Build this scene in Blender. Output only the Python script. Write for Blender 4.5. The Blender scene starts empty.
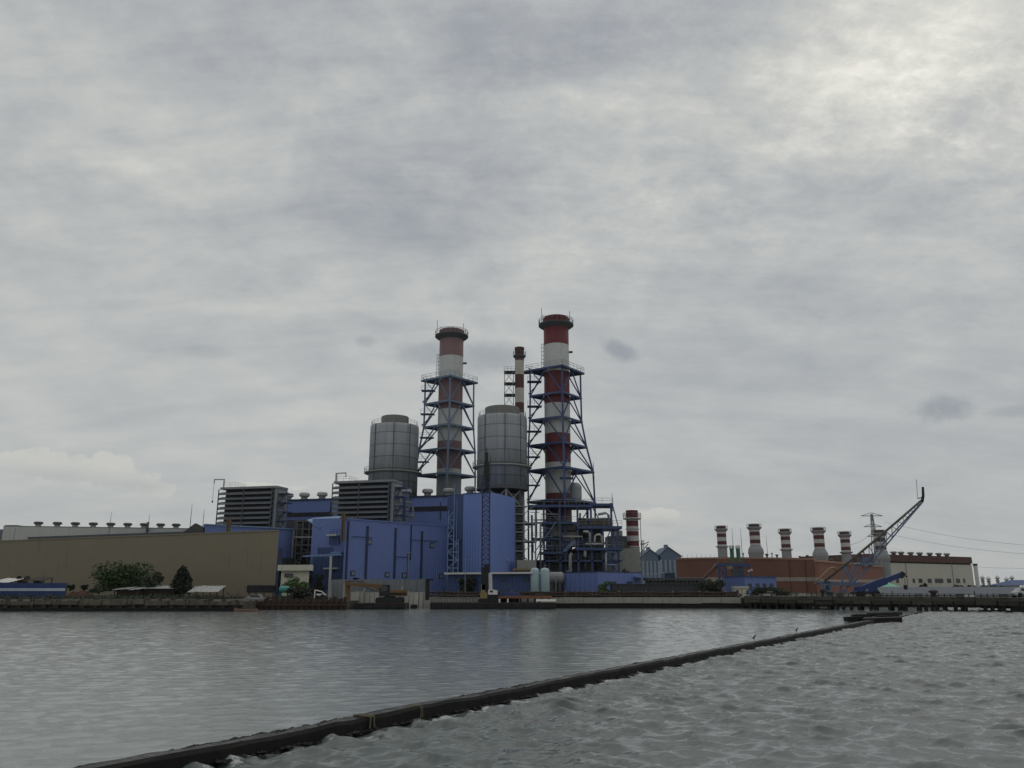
import bpy, bmesh, math, random
import numpy as np
from mathutils import Vector, Matrix, noise as mnoise

R = random.Random(7)
SC = bpy.context.scene
COL = SC.collection
PI = math.pi

# ------------------------------------------------------------------ camera model
F, HC, CX, CY, YH = 804.0, 3.0, 512.0, 384.0, 587.0
TH = math.atan((YH - CY) / F)
CT, ST = math.cos(TH), math.sin(TH)
CAM = Vector((0, 0, HC))
def ray(px, py):
    a = (px - CX) / F; b = (CY - py) / F
    return Vector((a, CT - b * ST, ST + b * CT))
def P(px, py, Y):
    d = ray(px, py); return CAM + d * (Y / d.y)
def G(px, py, z=0.0):
    d = ray(px, py); return CAM + d * ((z - HC) / d.z)
def zof(py, Y, px=512): return P(px, py, Y).z

# ------------------------------------------------------------------ mesh builder
class MB:
    def __init__(s): s.v = []; s.f = []; s.m = []; s.mi = 0; s.sm = []; s.smooth = False
    def add(s, vs, fs):
        o = len(s.v); s.v.extend(Vector(v) for v in vs)
        for f in fs:
            s.f.append([i + o for i in f]); s.m.append(s.mi); s.sm.append(s.smooth)
        return s
    def hexa(s, p):   # 8 corners: bottom 0-3 ccw, top 4-7
        return s.add(p, [(3,2,1,0),(4,5,6,7),(0,1,5,4),(1,2,6,5),(2,3,7,6),(3,0,4,7)])
    def box(s, x0, x1, y0, y1, z0, z1):
        return s.hexa([(x0,y0,z0),(x1,y0,z0),(x1,y1,z0),(x0,y1,z0),(x0,y0,z1),(x1,y0,z1),(x1,y1,z1),(x0,y1,z1)])
    def bar(s, p, q, w, h=None):
        p = Vector(p); q = Vector(q); h = h or w
        d = (q - p)
        if d.length < 1e-6: return s
        d.normalize()
        up = Vector((0,0,1)) if abs(d.z) < 0.95 else Vector((0,1,0))
        a = d.cross(up).normalized() * (w / 2); b = a.normalized().cross(d).normalized() * (h / 2)
        return s.hexa([p-a-b, p+a-b, p+a+b, p-a+b, q-a-b, q+a-b, q+a+b, q-a+b])
    def tube(s, pts, r, n=8, caps=True):
        pts = [Vector(p) for p in pts]; rings = []
        for i, p in enumerate(pts):
            d = (pts[min(i+1, len(pts)-1)] - pts[max(i-1, 0)]).normalized()
            up = Vector((0,0,1)) if abs(d.z) < 0.9 else Vector((0,1,0))
            a = d.cross(up).normalized(); b = a.cross(d).normalized()
            rr = r[i] if isinstance(r, (list, tuple)) else r
            rings.append([p + (a*math.cos(2*PI*k/n) + b*math.sin(2*PI*k/n))*rr for k in range(n)])
        vs = [v for g in rings for v in g]; fs = []
        for i in range(len(pts)-1):
            for k in range(n):
                k2 = (k+1) % n
                fs.append((i*n+k, i*n+k2, (i+1)*n+k2, (i+1)*n+k))
        if caps: fs += [tuple(range(n))[::-1], tuple((len(pts)-1)*n+k for k in range(n))]
        return s.add(vs, fs)
    def lathe(s, c, prof, n=24, mats=None):   # prof [(r,z)] absolute z
        c = Vector((c[0], c[1], 0)); o = len(s.v)
        for r, z in prof:
            for k in range(n):
                a = 2*PI*k/n; s.v.append(c + Vector((r*math.cos(a), r*math.sin(a), z)))
        for i in range(len(prof)-1):
            for k in range(n):
                k2 = (k+1) % n
                s.f.append([o+i*n+k, o+i*n+k2, o+(i+1)*n+k2, o+(i+1)*n+k]); s.m.append(mats[i] if mats else s.mi); s.sm.append(s.smooth)
        s.f.append([o+(len(prof)-1)*n+k for k in range(n)]); s.m.append(mats[-1] if mats else s.mi); s.sm.append(False)
        s.f.append([o+k for k in range(n)][::-1]); s.m.append(mats[0] if mats else s.mi); s.sm.append(False)
        return s
    def prism(s, plan, z0, z1):   # plan ccw list of (x,y); z0/z1 float or list
        n = len(plan); a0 = z0 if isinstance(z0, (list,tuple)) else [z0]*n; a1 = z1 if isinstance(z1, (list,tuple)) else [z1]*n
        vs = [(p[0],p[1],a0[i]) for i,p in enumerate(plan)] + [(p[0],p[1],a1[i]) for i,p in enumerate(plan)]
        fs = [tuple(range(n))[::-1], tuple(range(n,2*n))] + [(i,(i+1)%n,n+(i+1)%n,n+i) for i in range(n)]
        return s.add(vs, fs)
    def slab(s, pts, t):   # polygon in any plane, given thickness vector t
        pts = [Vector(p) for p in pts]; t = Vector(t); n = len(pts)
        return s.add(pts + [p+t for p in pts], [tuple(range(n))[::-1], tuple(range(n,2*n))] + [(i,(i+1)%n,n+(i+1)%n,n+i) for i in range(n)])
    def build(s, name, mat, parent=None, label=None, fix=True):
        o3 = Vector((0,0,0)); r = parent
        while r is not None:
            if r.parent is None: o3 = r.location.copy()
            r = r.parent
        me = bpy.data.meshes.new(name)
        me.from_pydata([tuple(v - o3) for v in s.v], [], s.f)
        for m in (mat if isinstance(mat, (list,tuple)) else [mat]): me.materials.append(m)
        me.polygons.foreach_set('material_index', s.m)
        me.polygons.foreach_set('use_smooth', s.sm)
        if fix:
            bm = bmesh.new(); bm.from_mesh(me); bmesh.ops.recalc_face_normals(bm, faces=bm.faces); bm.to_mesh(me); bm.free()
        me.update()
        ob = bpy.data.objects.new(name, me); COL.objects.link(ob)
        if parent is not None: ob.parent = parent
        if label: ob['label'] = label
        return ob

def tag(o, label, cat, group=None):
    o['label'] = label; o['category'] = cat
    if group: o['group'] = group
    return o
def thing(name, label, cat, loc=(0,0,0), group=None):
    o = bpy.data.objects.new(name, None); COL.objects.link(o); o.location = Vector(loc); o.empty_display_size = .5
    return tag(o, label, cat, group)
def kids(o): return [c for c in list(COL.objects) if c.parent == o]
CH = {}
def copy_tree(o, parent=None):
    c = o.copy(); COL.objects.link(c)
    if parent is not None: c.parent = parent
    for ch in list(o.children): copy_tree(ch, c)
    return c
def structure(mb, name, mat, kind='structure', **k):
    o = mb.build(name, mat, **k); o['kind'] = kind; return o

# ------------------------------------------------------------------ materials
def lin(r, g, b):
    f = lambda c: (c/255/12.92) if c/255 <= .04045 else ((c/255+.055)/1.055)**2.4
    return (f(r), f(g), f(b))
class NT:
    def __init__(s, nt): s.nt = nt
    def n(s, t, **k):
        x = s.nt.nodes.new(t)
        for a, b in k.items(): setattr(x, a, b)
        return x
    def put(s, sock, v):
        if v is None: return
        if hasattr(v, 'is_output') or isinstance(v, bpy.types.NodeSocket): s.nt.links.new(v, sock)
        else: sock.default_value = v
    def m(s, op, a, b=None, c=None, clamp=False):
        x = s.n('ShaderNodeMath', operation=op, use_clamp=clamp)
        s.put(x.inputs[0], a); s.put(x.inputs[1], b); s.put(x.inputs[2], c); return x.outputs[0]
    def vm(s, op, a, b=None, out=0):
        x = s.n('ShaderNodeVectorMath', operation=op); s.put(x.inputs[0], a); s.put(x.inputs[1], b); return x.outputs[out]
    def mix(s, f, a, b, mode='MIX'):
        x = s.n('ShaderNodeMix', data_type='RGBA', blend_type=mode)
        s.put(x.inputs['Factor'], f); s.put(x.inputs[6], a); s.put(x.inputs[7], b); return x.outputs[2]
    def noise(s, vec, scale, detail=4, rough=.55, dist=0.0):
        x = s.n('ShaderNodeTexNoise'); s.put(x.inputs['Vector'], vec); x.inputs['Scale'].default_value = scale
        x.inputs['Detail'].default_value = detail; x.inputs['Roughness'].default_value = rough; x.inputs['Distortion'].default_value = dist
        return x.outputs['Fac']
    def scale(s, vec, v):
        x = s.n('ShaderNodeMapping'); s.put(x.inputs['Vector'], vec); x.inputs['Scale'].default_value = v; return x.outputs[0]
    def smooth(s, v, a, b, lo=0.0, hi=1.0):
        x = s.n('ShaderNodeMapRange', interpolation_type='SMOOTHSTEP'); s.put(x.inputs[0], v)
        x.inputs[1].default_value = a; x.inputs[2].default_value = b; x.inputs[3].default_value = lo; x.inputs[4].default_value = hi; return x.outputs[0]
def rgba(c): return (c[0], c[1], c[2], 1)
def mat(name, c, rough=.7, metal=0.0, var=.18, scale=.35, streak=.15, dirt=None, dirt_amt=.0, bump=0.0, corr=None, spec=.4):
    """painted / weathered surface: broad tone variation, vertical streaks, optional stain colour, optional ribs"""
    m = bpy.data.materials.new(name); m.use_nodes = True; nt = NT(m.node_tree); b = m.node_tree.nodes['Principled BSDF']
    tc = nt.n('ShaderNodeTexCoord').outputs['Object']
    n1 = nt.noise(tc, scale, 5)
    n2 = nt.noise(nt.scale(tc, (1.6, 1.6, .09)), 1.3, 4)
    f = nt.m('ADD', nt.m('MULTIPLY', nt.m('SUBTRACT', n1, .5), var*2.4), nt.m('MULTIPLY', nt.m('SUBTRACT', n2, .5), streak*2.4))
    f = nt.m('ADD', f, 1.0)
    x = nt.n('ShaderNodeVectorMath', operation='SCALE'); x.inputs[0].default_value = c; nt.put(x.inputs['Scale'], f); col = x.outputs[0]
    if dirt is not None:
        k = nt.smooth(nt.m('ADD', nt.m('MULTIPLY', n2, .6), nt.m('MULTIPLY', nt.noise(tc, scale*3.1, 6, .65), .4)), .62-.3*dirt_amt, .78-.2*dirt_amt)
        col = nt.mix(k, col, rgba(dirt))
    nt.put(b.inputs['Base Color'], col)
    b.inputs['Roughness'].default_value = rough; b.inputs['Metallic'].default_value = metal; b.inputs['Specular IOR Level'].default_value = spec
    if bump or corr:
        bp = nt.n('ShaderNodeBump'); bp.inputs['Strength'].default_value = .6
        if corr:
            sx = nt.n('ShaderNodeSeparateXYZ'); nt.put(sx.inputs[0], tc)
            h = nt.m('SINE', nt.m('MULTIPLY', nt.m('ADD', sx.outputs[0], nt.m('MULTIPLY', sx.outputs[1], .35)), 2*PI/corr)); bp.inputs['Distance'].default_value = .05
        else:
            h = nt.noise(tc, 2.5, 6, .65); bp.inputs['Distance'].default_value = bump
        nt.put(bp.inputs['Height'], h); nt.put(b.inputs['Normal'], bp.outputs[0])
    return m
def panel_mat(name, c, nang, hz, line=.45, tone=.22):
    """curved metal cladding: sheets laid in rings round the axis, seams and small tone steps between sheets"""
    m = bpy.data.materials.new(name); m.use_nodes = True; nt = NT(m.node_tree); b = m.node_tree.nodes['Principled BSDF']
    tc = nt.n('ShaderNodeTexCoord').outputs['Object']; sx = nt.n('ShaderNodeSeparateXYZ'); nt.put(sx.inputs[0], tc)
    a = nt.m('MULTIPLY', nt.m('ADD', nt.m('ARCTAN2', sx.outputs[1], sx.outputs[0]), PI), nang/(2*PI)); z = nt.m('DIVIDE', sx.outputs[2], hz)
    fa = nt.m('FLOOR', a); fz = nt.m('FLOOR', z)
    cb = nt.n('ShaderNodeCombineXYZ'); nt.put(cb.inputs[0], fa); nt.put(cb.inputs[1], fz)
    wn = nt.n('ShaderNodeTexWhiteNoise'); nt.put(wn.inputs['Vector'], cb.outputs[0])
    cz = nt.n('ShaderNodeCombineXYZ'); nt.put(cz.inputs[1], fz)
    wz = nt.n('ShaderNodeTexWhiteNoise'); nt.put(wz.inputs['Vector'], cz.outputs[0])
    ea = nt.m('ABSOLUTE', nt.m('SUBTRACT', nt.m('FRACT', a), .5)); ez = nt.m('ABSOLUTE', nt.m('SUBTRACT', nt.m('FRACT', z), .5))
    ln = nt.m('MAXIMUM', nt.m('MULTIPLY', nt.smooth(ea, .455, .48), .45), nt.smooth(ez, .445, .475))
    n2 = nt.noise(nt.scale(tc, (1.6, 1.6, .12)), 1.0, 4)
    f = nt.m('ADD', nt.m('MULTIPLY', nt.m('SUBTRACT', wn.outputs[0], .5), tone), nt.m('MULTIPLY', nt.m('SUBTRACT', wz.outputs[0], .5), tone*1.3))
    f = nt.m('ADD', nt.m('ADD', f, 1.0), nt.m('MULTIPLY', nt.m('SUBTRACT', n2, .5), .6))
    f = nt.m('MULTIPLY', f, nt.m('SUBTRACT', 1.0, nt.m('MULTIPLY', ln, line)))
    x = nt.n('ShaderNodeVectorMath', operation='SCALE'); x.inputs[0].default_value = c; nt.put(x.inputs['Scale'], f)
    nt.put(b.inputs['Base Color'], x.outputs[0]); b.inputs['Roughness'].default_value = .55; b.inputs['Metallic'].default_value = .15
    return m
def leaf_mat(name, c1, c2):
    m = bpy.data.materials.new(name); m.use_nodes = True; nt = NT(m.node_tree); b = m.node_tree.nodes['Principled BSDF']
    g = nt.n('ShaderNodeNewGeometry'); tc = nt.n('ShaderNodeTexCoord').outputs['Object']
    f = nt.m('ADD', nt.m('MULTIPLY', g.outputs['Random Per Island'], .55), nt.m('MULTIPLY', nt.noise(tc, .8, 3), .45))
    nt.put(b.inputs['Base Color'], nt.mix(f, rgba(c1), rgba(c2))); b.inputs['Roughness'].default_value = .7
    return m

M = {}
M['tan'] = mat('beige_cladding', (.215,.186,.130), .8, var=.07, streak=.07, dirt=(.16,.12,.085), dirt_amt=.3, scale=.08)
M['blue'] = mat('blue_cladding', (.135,.192,.43), .6, var=.07, streak=.09, corr=.45, dirt=(.10,.135,.24), dirt_amt=.2, scale=.12)
M['blue2'] = mat('bright_blue_cladding', (.145,.214,.495), .6, var=.06, streak=.08, corr=.45, dirt=(.11,.15,.30), dirt_amt=.15, scale=.12)
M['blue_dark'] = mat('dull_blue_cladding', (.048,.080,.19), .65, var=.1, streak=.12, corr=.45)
M['blue_roof'] = mat('light_blue_roof', (.17,.27,.42), .5, var=.1)
M['seam'] = mat('blue_downpipe', (.025,.035,.075), .6)
M['band_dark'] = mat('shadow_louvre', (.02,.022,.03), .8)
M['white'] = mat('white_paint', (.62,.62,.58), .6, var=.08, streak=.12, dirt=(.3,.27,.22), dirt_amt=.15)
M['offwhite'] = mat('offwhite_cladding', (.42,.43,.41), .7, var=.06, streak=.12)
M['cream'] = mat('cream_render', (.55,.53,.44), .8, var=.08, streak=.15, dirt=(.2,.17,.12), dirt_amt=.25)
M['stack_white'] = mat('stack_white_paint', (.45,.46,.44), .6, var=.07, streak=.2, dirt=(.27,.24,.21), dirt_amt=.3)
M['stack_red'] = mat('stack_red_paint', (.125,.022,.027), .6, var=.1, streak=.15)
M['stack_mauve'] = mat('stack_faded_red_paint', (.185,.112,.117), .65, var=.1, streak=.2)
M['stack_grey'] = mat('stack_grey_steel', (.24,.26,.27), .6, var=.1, streak=.2)
M['dark_red'] = mat('small_stack_dark_red', (.085,.032,.032), .7)
M['steel_blue'] = mat('blue_steel', (.035,.062,.15), .5, var=.1)
M['steel_pale'] = mat('pale_blue_steel', (.12,.17,.25), .5, var=.1)
M['steel_light'] = mat('light_blue_steel', (.14,.215,.38), .5)
M['grey'] = mat('grey_steel', (.22,.23,.23), .6, var=.15, streak=.2)
M['grey_dark'] = mat('dark_grey_steel', (.07,.072,.075), .7, var=.2)
M['black'] = mat('black_iron', (.015,.015,.016), .7, var=.3)
M['louvre'] = mat('louvre_slat', (.13,.14,.15), .6, var=.1)
M['louvre_end'] = mat('louvre_house_panel', (.30,.30,.275), .7, var=.12, streak=.3, dirt=(.17,.13,.08), dirt_amt=.3)
M['brown_post'] = mat('brown_post_paint', (.13,.098,.058), .8)
M['rust'] = mat('rust_steel', (.052,.031,.023), .9, var=.35, scale=1.1, streak=.4, dirt=(.03,.02,.016), dirt_amt=.4)
M['concrete'] = mat('quay_concrete', (.30,.29,.26), .9, var=.15, streak=.3, dirt=(.10,.09,.07), dirt_amt=.35, bump=.03)
M['concrete_dark'] = mat('stained_concrete', (.065,.058,.046), .9, var=.35, streak=.5, scale=.8, dirt=(.03,.026,.02), dirt_amt=.45, bump=.06)
M['concrete_wet'] = mat('wet_dark_concrete', (.013,.0125,.0115), .65, var=.4, scale=1.5, streak=.3, dirt=(.004,.004,.004), dirt_amt=.5, bump=.04, spec=.2)
M['walltop'] = mat('weathered_wall_top', (.10,.098,.09), .5, var=.5, scale=2.4, streak=.0, dirt=(.010,.010,.009), dirt_amt=1.0, spec=.3, bump=.03)
M['brick'] = mat('red_brown_cladding', (.19,.086,.065), .85, var=.06, streak=.12, scale=.15)
M['brick2'] = mat('orange_brown_cladding', (.235,.101,.074), .85, var=.06, streak=.12, scale=.15)
M['brick_roof'] = mat('pale_orange_roof', (.34,.20,.15), .8)
M['brownroof'] = mat('maroon_roof', (.10,.053,.042), .8, var=.1)
M['bandpale'] = mat('pale_wall_band', (.34,.29,.25), .85)
M['silo'] = mat('blue_grey_silo', (.12,.165,.235), .7, var=.1)
M['silo_light'] = mat('light_silo_strip', (.27,.32,.39), .7)
M['green'] = mat('green_paint', (.03,.16,.10), .6)
M['green_pale'] = mat('pale_green_tarp', (.20,.42,.32), .7)
M['teal'] = mat('teal_plastic', (.05,.25,.22), .5)
M['tank'] = mat('pale_cyan_tank', (.36,.47,.50), .5, var=.06, streak=.12)
M['bluegrey'] = mat('blue_grey_sheet', (.080,.095,.12), .6, var=.15, streak=.25, corr=.6)
M['excavator'] = mat('orange_brown_paint', (.155,.088,.035), .7, var=.2, dirt=(.07,.05,.03), dirt_amt=.25)
M['yellow'] = mat('dull_yellow_paint', (.25,.185,.085), .7)
M['orange'] = mat('orange_paint', (.42,.13,.05), .7)
M['tube'] = mat('tan_tube', (.080,.068,.05), .6)
M['crane_blue'] = mat('deep_blue_paint', (.014,.034,.13), .4, var=.1)
M['bright_blue'] = mat('tarp_blue', (.028,.060,.18), .6)
M['glass'] = mat('dark_window', (.012,.015,.02), .15, spec=.6)
M['window_grey'] = mat('grey_window', (.18,.20,.23), .4)
M['zinc'] = mat('zinc_sheet', (.36,.37,.36), .5, var=.2, dirt=(.14,.10,.07), dirt_amt=.3, corr=.5)
M['timber'] = mat('dark_timber', (.04,.033,.026), .9, var=.4, scale=1.2)
M['deck'] = mat('weathered_deck', (.065,.061,.051), .9, var=.4, scale=1.0)
M['soil'] = mat('ground_soil', (.045,.045,.032), .95, var=.4, scale=.15, streak=0)
M['leaf'] = leaf_mat('green_leaves', (.011,.025,.006), (.052,.098,.020))
M['leaf_dark'] = leaf_mat('dark_leaves', (.006,.010,.006), (.018,.026,.013))
M['leaf_mid'] = leaf_mat('dull_leaves', (.014,.024,.011), (.04,.058,.026))
M['leaf_bright'] = leaf_mat('fresh_leaves', (.03,.07,.014), (.10,.17,.04))
M['bark'] = mat('bark', (.05,.038,.028), .95)
M['foam'] = mat('foam', (.7,.72,.72), .9)
M['rope'] = mat('yellow_rope', (.13,.115,.07), .9)
M['bird'] = mat('bird_feathers', (.03,.03,.032), .8)
M['car_white'] = mat('white_car_paint', (.7,.7,.7), .35)
M['tyre'] = mat('tyre_rubber', (.015,.015,.015), .9)
M['cyl'] = panel_mat('tank_cladding', (.265,.28,.295), 14, 2.65)
M['cap'] = mat('tank_cap', (.17,.17,.155), .7, var=.15)
M['wire'] = mat('cable', (.05,.055,.06), .6)
# ------------------------------------------------------------------ camera, sun, sky
cd = bpy.data.cameras.new('camera'); cam = bpy.data.objects.new('camera', cd); COL.objects.link(cam)
cam.location = CAM; cam.rotation_euler = (PI/2 + TH, 0, 0)
cd.sensor_width = 36; cd.lens = F/1024*36; cd.clip_start = .1; cd.clip_end = 20000; SC.camera = cam
SUN_EL, SUN_AZ = math.radians(66), math.radians(40)      # azimuth clockwise from +Y (ahead, to the right)
sd = Vector((math.sin(SUN_AZ)*math.cos(SUN_EL), math.cos(SUN_AZ)*math.cos(SUN_EL), math.sin(SUN_EL)))
sl = bpy.data.lights.new('sun', 'SUN'); so = bpy.data.objects.new('sun', sl); COL.objects.link(so)
sl.energy = .5; sl.angle = math.radians(60); sl.color = (1, .95, .87)
so.rotation_euler = sd.to_track_quat('Z', 'Y').to_euler()
SC.view_settings.view_transform = 'Standard'; SC.view_settings.look = 'None'; SC.view_settings.gamma = 1; SC.view_settings.exposure = 0
SC.view_settings.use_curve_mapping = False

W = bpy.data.worlds.new("World"); SC.world = W; W.use_nodes = True
nt = NT(W.node_tree); bg = W.node_tree.nodes['Background']; bg.inputs['Strength'].default_value = .1
sky = nt.n('ShaderNodeTexSky', sky_type='NISHITA'); sky.sun_disc = False; sky.sun_elevation = SUN_EL; sky.sun_rotation = SUN_AZ
sky.air_density = 1; sky.dust_density = 2
D = nt.n('ShaderNodeTexCoord').outputs['Generated']
D = nt.vm('NORMALIZE', D)
sx = nt.n('ShaderNodeSeparateXYZ'); nt.put(sx.inputs[0], D); dz = nt.m('MAXIMUM', sx.outputs[2], 0.0)
den = nt.m('ADD', dz, .30)
cb = nt.n('ShaderNodeCombineXYZ'); nt.put(cb.inputs[0], nt.m('DIVIDE', sx.outputs[0], den)); nt.put(cb.inputs[1], nt.m('DIVIDE', sx.outputs[1], den))
U = cb.outputs[0]                                            # the cloud deck seen in plan
big = nt.noise(nt.scale(U, (.8, 1.1, 1)), 2.0, 4, .5, .4)
mid = nt.noise(nt.scale(U, (1, 1.2, 1)), 5.0, 12, .62, .25)
fine = nt.noise(nt.scale(U, (1, 1.25, 1)), 14, 10, .70, .2)
strk = nt.noise(nt.scale(U, (.35, 1.9, 1)), 3.4, 10, .62, .5)
warp = nt.noise(D, 9.0, 6, .62)
warp2 = nt.noise(D, 42.0, 8, .68)
def blob(px, py, rx, ry, amt, hard=None, slant=0.0, w=.55):
    d0 = ray(px, py).normalized(); r0 = d0.cross(Vector((0,0,1))).normalized(); u0 = r0.cross(d0).normalized()
    if slant: r0, u0 = r0*math.cos(slant)+u0*math.sin(slant), u0*math.cos(slant)-r0*math.sin(slant)
    a = nt.m('MULTIPLY', nt.vm('DOT_PRODUCT', D, tuple(r0), out=1), F/rx); b = nt.m('MULTIPLY', nt.vm('DOT_PRODUCT', D, tuple(u0), out=1), F/ry)
    q = nt.m('ADD', nt.m('MULTIPLY', a, a), nt.m('MULTIPLY', b, b))
    front = nt.m('GREATER_THAN', nt.vm('DOT_PRODUCT', D, tuple(d0), out=1), 0.0)
    g = nt.m('MULTIPLY', nt.m('EXPONENT', nt.m('MULTIPLY', q, -1.0)), front)
    if hard:
        g = nt.m('ADD', g, nt.m('MULTIPLY', nt.m('SUBTRACT', nt.m('ADD', nt.m('MULTIPLY', warp, .45), nt.m('MULTIPLY', warp2, .55)), .5), nt.m('MULTIPLY', nt.m('MINIMUM', nt.m('MULTIPLY', g, 3.0), 1.0), w*2)))
        g = nt.smooth(g, hard[0], hard[1])
    return nt.m('MULTIPLY', g, amt)
contrast = nt.smooth(dz, .02, .6, .35, 1.0)
t = nt.m('MULTIPLY', nt.m('SUBTRACT', big, .5), .50)
t = nt.m('ADD', t, nt.m('MULTIPLY', nt.m('SUBTRACT', mid, .5), .72))
t = nt.m('ADD', t, nt.m('MULTIPLY', nt.m('SUBTRACT', strk, .5), .60))
t = nt.m('ADD', t, nt.m('MULTIPLY', nt.m('SUBTRACT', fine, .5), nt.m('MULTIPLY', nt.smooth(big, .35, .65, .5, 1.0), nt.m('ADD', nt.smooth(dz, .12, .55, .12, .40), blob(900, 80, 330, 170, .8)))))
t = nt.m('MULTIPLY', t, contrast)
for bl in [(1000, 10, 170, 110, .24), (880, 20, 130, 60, .10), (420, 470, 420, 80, .05), (700, 150, 330, 70, .10), (560, 95, 90, 22, .13), (130, 85, 130, 40, .10), (830, 100, 90, 40, .10),
           (455, 190, 120, 46, -.27), (590, 55, 130, 40, -.10), (800, 225, 150, 40, -.08), (860, 150, 120, 40, -.06), (110, 20, 150, 30, -.06),
           (650, 255, 300, 26, .06), (330, 300, 220, 24, .05), (100, 235, 160, 22, .04), (250, 380, 260, 40, .03), (900, 370, 200, 60, -.05),
           (880, 480, 260, 60, -.05), (150, 430, 250, 60, .02), (330, 130, 200, 30, -.03)]:
    t = nt.m('ADD', t, blob(*bl))
t = nt.m('ADD', t, .5)
ramp = nt.n('ShaderNodeValToRGB'); nt.put(ramp.inputs[0], t); cr = ramp.color_ramp
SK = 10.6
stops = [(.04, (134,139,147)), (.30, (157,161,166)), (.50, (176,179,179)), (.67, (193,194,190)), (.84, (216,215,207)), (1.0, (241,238,228))]
while len(cr.elements) < len(stops): cr.elements.new(.5)
for e, (p, c) in zip(cr.elements, stops): e.position = p; e.color = rgba(lin(*c))
ccol = ramp.outputs[0]
# separate low clouds: small dark scraps and a pale cumulus bank low on the left
dark = nt.m('MAXIMUM', blob(938, 410, 34, 17, .8, (.35, 1.0), w=.8), blob(620, 351, 24, 12, .75, (.35, 1.0), slant=-.35, w=.8))
for a in [(428, 353, 42, 17, .7, (.3, 1.0)), (490, 358, 50, 22, .6, (.3, 1.0)), (366, 341, 14, 8, .4, (.35, 1.0)), (1010, 412, 26, 7, .4, (.3, 1.0)), (205, 352, 30, 8, .2, (.3, 1.0))]:
    dark = nt.m('MAXIMUM', dark, blob(*a))
ccol = nt.mix(nt.m('MULTIPLY', dark, nt.m('ADD', .55, nt.m('MULTIPLY', warp, .5))), ccol, rgba(lin(128,135,144)))
lit = None
for a in [(36, 463, 30, 12), (22, 458, 11, 8), (38, 453, 10, 7), (57, 459, 11, 7), (80, 460, 10, 7), (103, 458, 12, 7), (122, 467, 12, 7), (68, 468, 32, 14), (104, 470, 30, 15), (132, 479, 28, 12), (158, 489, 20, 8), (660, 519, 22, 10), (636, 514, 14, 6), (262, 487, 40, 5), (15, 461, 22, 8)]:
    g = blob(*a, 1.0, (.40, .58), w=1.5); lit = g if lit is None else nt.m('MAXIMUM', lit, g)
under = None
for a in [(60, 478, 60, 9), (110, 486, 50, 9), (660, 526, 30, 7)]:
    g = blob(*a, 1.0); under = g if under is None else nt.m('MAXIMUM', under, g)
cum = nt.mix(nt.m('MULTIPLY', under, .9), rgba(lin(202,201,193)), rgba(lin(163,166,166)))
ccol = nt.mix(nt.m('MULTIPLY', lit, nt.m('ADD', .05, nt.m('MULTIPLY', warp2, .95))), ccol, cum)
x = nt.n('ShaderNodeVectorMath', operation='SCALE'); nt.put(x.inputs[0], ccol); x.inputs['Scale'].default_value = SK
nt.put(bg.inputs['Color'], nt.mix(.955, sky.outputs[0], x.outputs[0]))

# ------------------------------------------------------------------ water: two basins either side of the breakwater
q1 = G(200, 768); q2 = G(844, 630)
BW0 = Vector((q1.x, q1.y)); BWD = (Vector((q2.x, q2.y)) - BW0).normalized(); BWN = Vector((BWD.y, -BWD.x))   # BWN points to the rough side
BW_W, BW_H = .64, .27
def bwx(Y, off=0.0): # x of the near face line at depth Y, offset towards the rough side
    b = BW0 + BWN*off; return b.x + (Y - b.y) * BWD.x / BWD.y

def water_mat(name, base, scale, strength, foam):
    m = bpy.data.materials.new(name); m.use_nodes = True; n = NT(m.node_tree); b = m.node_tree.nodes['Principled BSDF']
    tc = n.n('ShaderNodeTexCoord').outputs['Object']
    b.inputs['Roughness'].default_value = .03; b.inputs['IOR'].default_value = 1.333; b.inputs['Specular IOR Level'].default_value = .5
    h = n.m('ADD', n.noise(n.scale(tc, (1, 1.7, 1)), scale, 5, .6, .4), n.m('MULTIPLY', n.noise(tc, scale*3.7, 4, .6), .35))
    bp = n.n('ShaderNodeBump'); bp.inputs['Strength'].default_value = strength; bp.inputs['Distance'].default_value = .22/scale
    n.put(bp.inputs['Height'], h); n.put(b.inputs['Normal'], bp.outputs[0])
    col = rgba(base)
    if foam:
        at = n.n('ShaderNodeAttribute', attribute_name='wall_dist')
        near = n.smooth(at.outputs['Fac'], .05, .75, 1.0, 0.0)
        k = n.m('MULTIPLY', near, n.smooth(n.noise(tc, 1.5, 8, .7), .50, .62))
        col = n.mix(n.m('MULTIPLY', k, .8), col, (.62, .64, .64, 1))
        n.put(b.inputs['Roughness'], n.m('ADD', .03, n.m('MULTIPLY', k, .7)))
    n.put(b.inputs['Base Color'], col)
    return m
rs = np.random.RandomState(4)
def waves(x, y, spx, spy, lam0, lam1, n, steep, mean, spread, chop=.8, gust0=.4, gust1=1.0):
    z = np.zeros_like(x); dx = np.zeros_like(x); dy = np.zeros_like(x)
    for i in range(n):
        lam = lam0*(lam1/lam0)**((i+rs.rand())/n); k = 2*PI/lam
        th = mean + spread*rs.randn(); cx_, cy_ = math.cos(th), math.sin(th)
        a = steep/k*(.6+.8*rs.rand()); ph = rs.rand()*2*PI
        att = np.exp(-((np.abs(cx_)*spx+np.abs(cy_)*spy)/lam*1.5)**2)
        arg = k*(cx_*x+cy_*y)+ph
        e = .5+.5*np.sin((cx_*y-cy_*x)*k*.27+ph*3+1.3*np.sin(y*.31+ph))*np.sin(arg*.17+ph*1.7+np.sin(x*.23))
        grp = gust0 + gust1*e**4
        s, c = np.sin(arg), np.cos(arg)
        z += a*att*grp*c; dx -= chop*a*att*grp*cx_*s; dy -= chop*a*att*grp*cy_*s
    return z, dx, dy
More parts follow.
